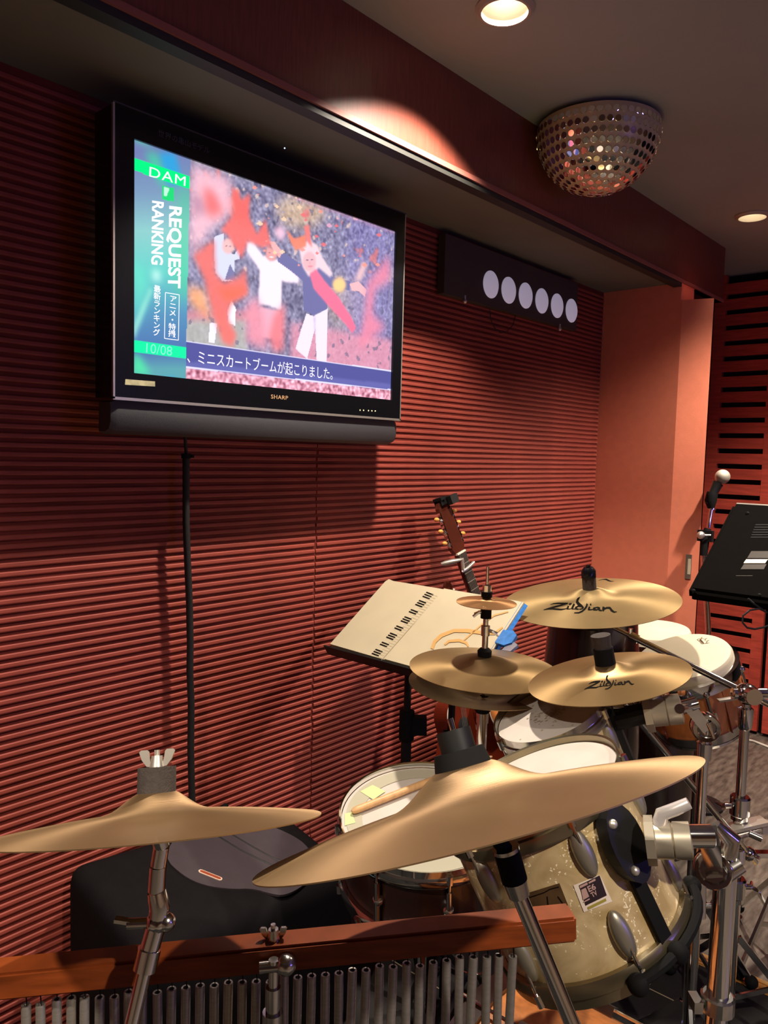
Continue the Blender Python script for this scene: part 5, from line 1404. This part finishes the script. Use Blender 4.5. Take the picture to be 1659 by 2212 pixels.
obj('carry_handle', MB().tube([bt(425, 1742), bt(440, 1735) + Vector((0, 0, 0.012)), bt(470, 1737) + Vector((0, 0, 0.012)), bt(488, 1746)], 0.010, 10), M['bag'], t, True)
obj('piping', MB().tube([Vector((0.352, 0.84, 0.40)), Vector((0.352, 1.1, 0.38)), Vector((0.352, 1.34, 0.35))], 0.005, 8), M['piping'], t, True)

# ================================================================= MONITOR, MICROPHONE, SWITCH
mB = at(1481, 1275, 2.3); mT = at(1582, 1082, 2.565); mT.x = mB.x
mh = (mT - mB); MU = Vector((1, 0, 0)); MV = mh.normalized(); MN = MU.cross(MV).normalized()
if MN.dot(EYE - mB) < 0: MN = -MN
MM = Matrix.Translation(mB) @ Matrix((MU, MV, MN)).transposed().to_4x4(); Hm = mh.length; Wm = 0.60
px_m = 1.075; pz = 1.1
pmx = hit(1650, 1400, mB + MV * 0.12, MN)
mst = Vector((mB.x + 0.235, mB.y + 0.10, 0))
t = thing('monitor', 'black flat monitor seen from behind at the right edge', 'monitor', MM @ Vector((0.25, 0.1, -0.03)))
bm = bmesh.new(); bmesh.ops.create_cube(bm, size=1.0)
for v in bm.verts:
    v.co = Vector(((v.co.x + 0.5) * Wm, (v.co.y + 0.5) * Hm, (v.co.z - 0.5) * 0.045))
    if v.co.z > -0.02: v.co.x = Wm / 2 + (v.co.x - Wm / 2) * 0.985; v.co.y = Hm / 2 + (v.co.y - Hm / 2) * 0.985
bmesh.ops.bevel(bm, geom=bm.edges[:], offset=0.012, segments=4, affect='EDGES')
me = bpy.data.meshes.new('back_cover'); bm.to_mesh(me); bm.free(); me.transform(MM)
for p in me.polygons: p.use_smooth = True
try: me.set_sharp_from_angle(angle=R_(30))
except Exception: pass
obj('back_cover', me, M['backcover'], t)
obj('top_edge', MB().box((0.012, Hm - 0.004, -0.03), (Wm - 0.012, Hm + 0.0025, -0.008), MM), M['silver'], t)
def mp_(px, py, lift=0.001): return hit(px, py, mB, MN) + MN * lift
vt = MB()
for i in range(6):
    y = 1133 + i * 5.4; x0 = 1632 - i * 2.0
    vt.add([mp_(x0, y), mp_(1700, y), mp_(1700, y + 1.8), mp_(x0 - 0.6, y + 1.8)], [(0, 1, 2, 3)])
obj('vent_slots', vt, M['void'], t)
obj('white_label', MB().add([mp_(1606, 1217), mp_(1653, 1217), mp_(1659, 1208.5), mp_(1612, 1208.5)], [(0, 1, 2, 3)]), M['label'], t)
obj('rating_plate', MB().add([mp_(1614, 1206), mp_(1672, 1206), mp_(1680, 1191), mp_(1623, 1191)], [(0, 1, 2, 3)]).add([mp_(1600, 1230), mp_(1650, 1230), mp_(1656, 1219), mp_(1607, 1219)], [(0, 1, 2, 3)]), M['labelgrey'], t)
obj('seam_line', MB().add([mp_(1590, 1243.6), mp_(1626, 1243.6), mp_(1626, 1244.6), mp_(1590, 1244.6)], [(0, 1, 2, 3)]), M['labelgrey'], t)
sc2 = MB()
for p in ((1615, 1109), (1498, 1276), (1640, 1286)):
    sc2.ball(mp_(*p, 0.0), 0.006, 10, 6)
obj('screw', sc2, M['rubber'], t, True)
ps = mp_(1712, 1288, -0.05)
st_ = thing('monitor_stand', 'black pole stand under the monitor at the right edge', 'stand', (ps.x, ps.y + 0.05, 0))
obj('pole', MB().tube([(ps.x, ps.y + 0.05, 0.02), (ps.x, ps.y + 0.05, ps.z + 0.02)], 0.017, 18).tube([(ps.x, ps.y + 0.05, 0.75), (ps.x, ps.y + 0.05, 0.80)], 0.022, 16), M['blackplastic'], st_, True)
obj('mount_head', MB().bar((ps.x, ps.y + 0.05, ps.z - 0.01), MM @ Vector((ps.x - mB.x, 0.10, -0.046)), 0.06, 0.03, (1, 0, 0)), M['blackplastic'], st_)
tripod(st_, ps.x, ps.y + 0.05, 0.24, 0.2, 0.3, M['chrome_soft'])
d0 = (Vector((ps.x, ps.y + 0.02, 1.0)) - EYE).dot(-toward)
tag(obj('monitor_cable', MB().tube([at(x, y, d0) for x, y in ((1616, 1293), (1630, 1305), (1648, 1318), (1657, 1323), (1640, 1315), (1620, 1318), (1605, 1330), (1604, 1345), (1614, 1356), (1630, 1359), (1650, 1355), (1664, 1350))], 0.0028, 8), M['cable'], smooth=True), 'thin black cable looping below the monitor', 'cable')

D_ = 3.2
q0 = at(1562, 1028, D_); q1 = at(1550, 1046, D_); q2 = at(1533, 1082, D_)
t = thing('microphone', 'black handheld microphone with a silver grille on a stand before the slotted wall', 'microphone', q1)
dm = (q0 - q1).normalized()
M['mesh_grille'] = mat('silver_mesh_grille', lin((172, 164, 148)), 0.5, 0.4, bump=0.6, bscale=700)
obj('grille', MB().ball(q0 - dm * 0.004, 0.030, 18, 12, (1, 1, 1.0)), M['mesh_grille'], t, True)
obj('body', MB().tube([q1 + dm * 0.004, q1, (q1 + q2) / 2, q2 - dm * 0.015], [0.023, 0.021, 0.018, 0.013], 16), M['blackplastic'], t, True)
t = thing('microphone_stand', 'chrome and black microphone stand beside the salmon column', 'microphone stand', (at(1534, 1300, D_).x, at(1534, 1300, D_).y, 0))
r0 = at(1531, 1098, D_); r1 = at(1537, 1140, D_); r2 = at(1524, 1158, D_); r3 = at(1520, 1200, D_); r4 = at(1527, 1295, D_ - 0.02); 
obj('mic_clip', MB().tube([(q1 + q2) / 2 - right * 0.005, q2 + right * 0.004, at(1536, 1098, D_)], [0.022, 0.024, 0.014], 14), M['rubber'], t, True)
obj('upper_rod', MB().tube([at(1537, 1098, D_), at(1531, 1140, D_)], 0.0085, 12).tube([at(1538, 1098, D_), at(1537.6, 1101, D_)], 0.016, 12), M['chrome'], t, True)
obj('boom_joint', MB().box(tuple(r2 - Vector((0.03, 0.012, 0.022))), tuple(r2 + Vector((0.03, 0.012, 0.024)))).tube([at(1529, 1142, D_), r2, r3], [0.014, 0.018, 0.014], 12), M['rubber'], t, True)
kb_ = at(1514, 1156, D_ - 0.03)
obj('joint_knob', MB().ball(kb_, 0.016, 14, 8).tube([kb_, at(1535, 1156, D_ - 0.03)], 0.004, 8), M['silver'], t, True)
pf_ = Vector((at(1530, 1360, D_).x, at(1530, 1360, D_).y, 0))
obj('post', MB().tube([r3, at(1524, 1250, D_), at(1530, 1360, D_), (pf_.x, pf_.y, 0.03)], 0.0115, 14), M['chrome'], t, True)
obj('base', MB().lathe([(0.10, 0.0), (0.10, 0.012), (0.03, 0.03), (0.012, 0.04)], 28, Matrix.Translation(pf_)), M['blackplastic'], t, True)

# light switch on the chamfered side of the column
ca_ = Vector((0.358, YC, 0)); cb_ = Vector((0.4767, 3.3258, 0)); cu_ = (cb_ - ca_).normalized(); cn_ = Vector((cu_.y, -cu_.x, 0))
def cp(px, py): return hit(px, py, ca_, cn_)
w0, w1, w2, w3 = cp(1479, 1252), cp(1493.5, 1248), cp(1495, 1197), cp(1483, 1198)
zlo, zhi = (w0.z + w1.z) / 2, (w2.z + w3.z) / 2; ulo = min((w0 - ca_).dot(cu_), (w3 - ca_).dot(cu_)); uhi = (w2 - ca_).dot(cu_)
SM = Matrix.Translation(ca_) @ Matrix((cu_, Vector((0, 0, 1)), cn_)).transposed().to_4x4()
t = thing('light_switch', 'narrow steel light switch plate on the salmon column beside the monitor', 'light switch', SM @ Vector(((ulo + uhi) / 2, (zlo + zhi) / 2, 0)))
obj('plate', MB().box((ulo, zlo, 0.0), (uhi, zhi, 0.009), SM), M['steel'], t)
obj('rocker', MB().box((ulo + (uhi - ulo) * 0.42, zlo + (zhi - zlo) * 0.2, 0.009), (uhi - (uhi - ulo) * 0.08, zhi - (zhi - zlo) * 0.18, 0.013), SM), M['cream_plastic'], t)
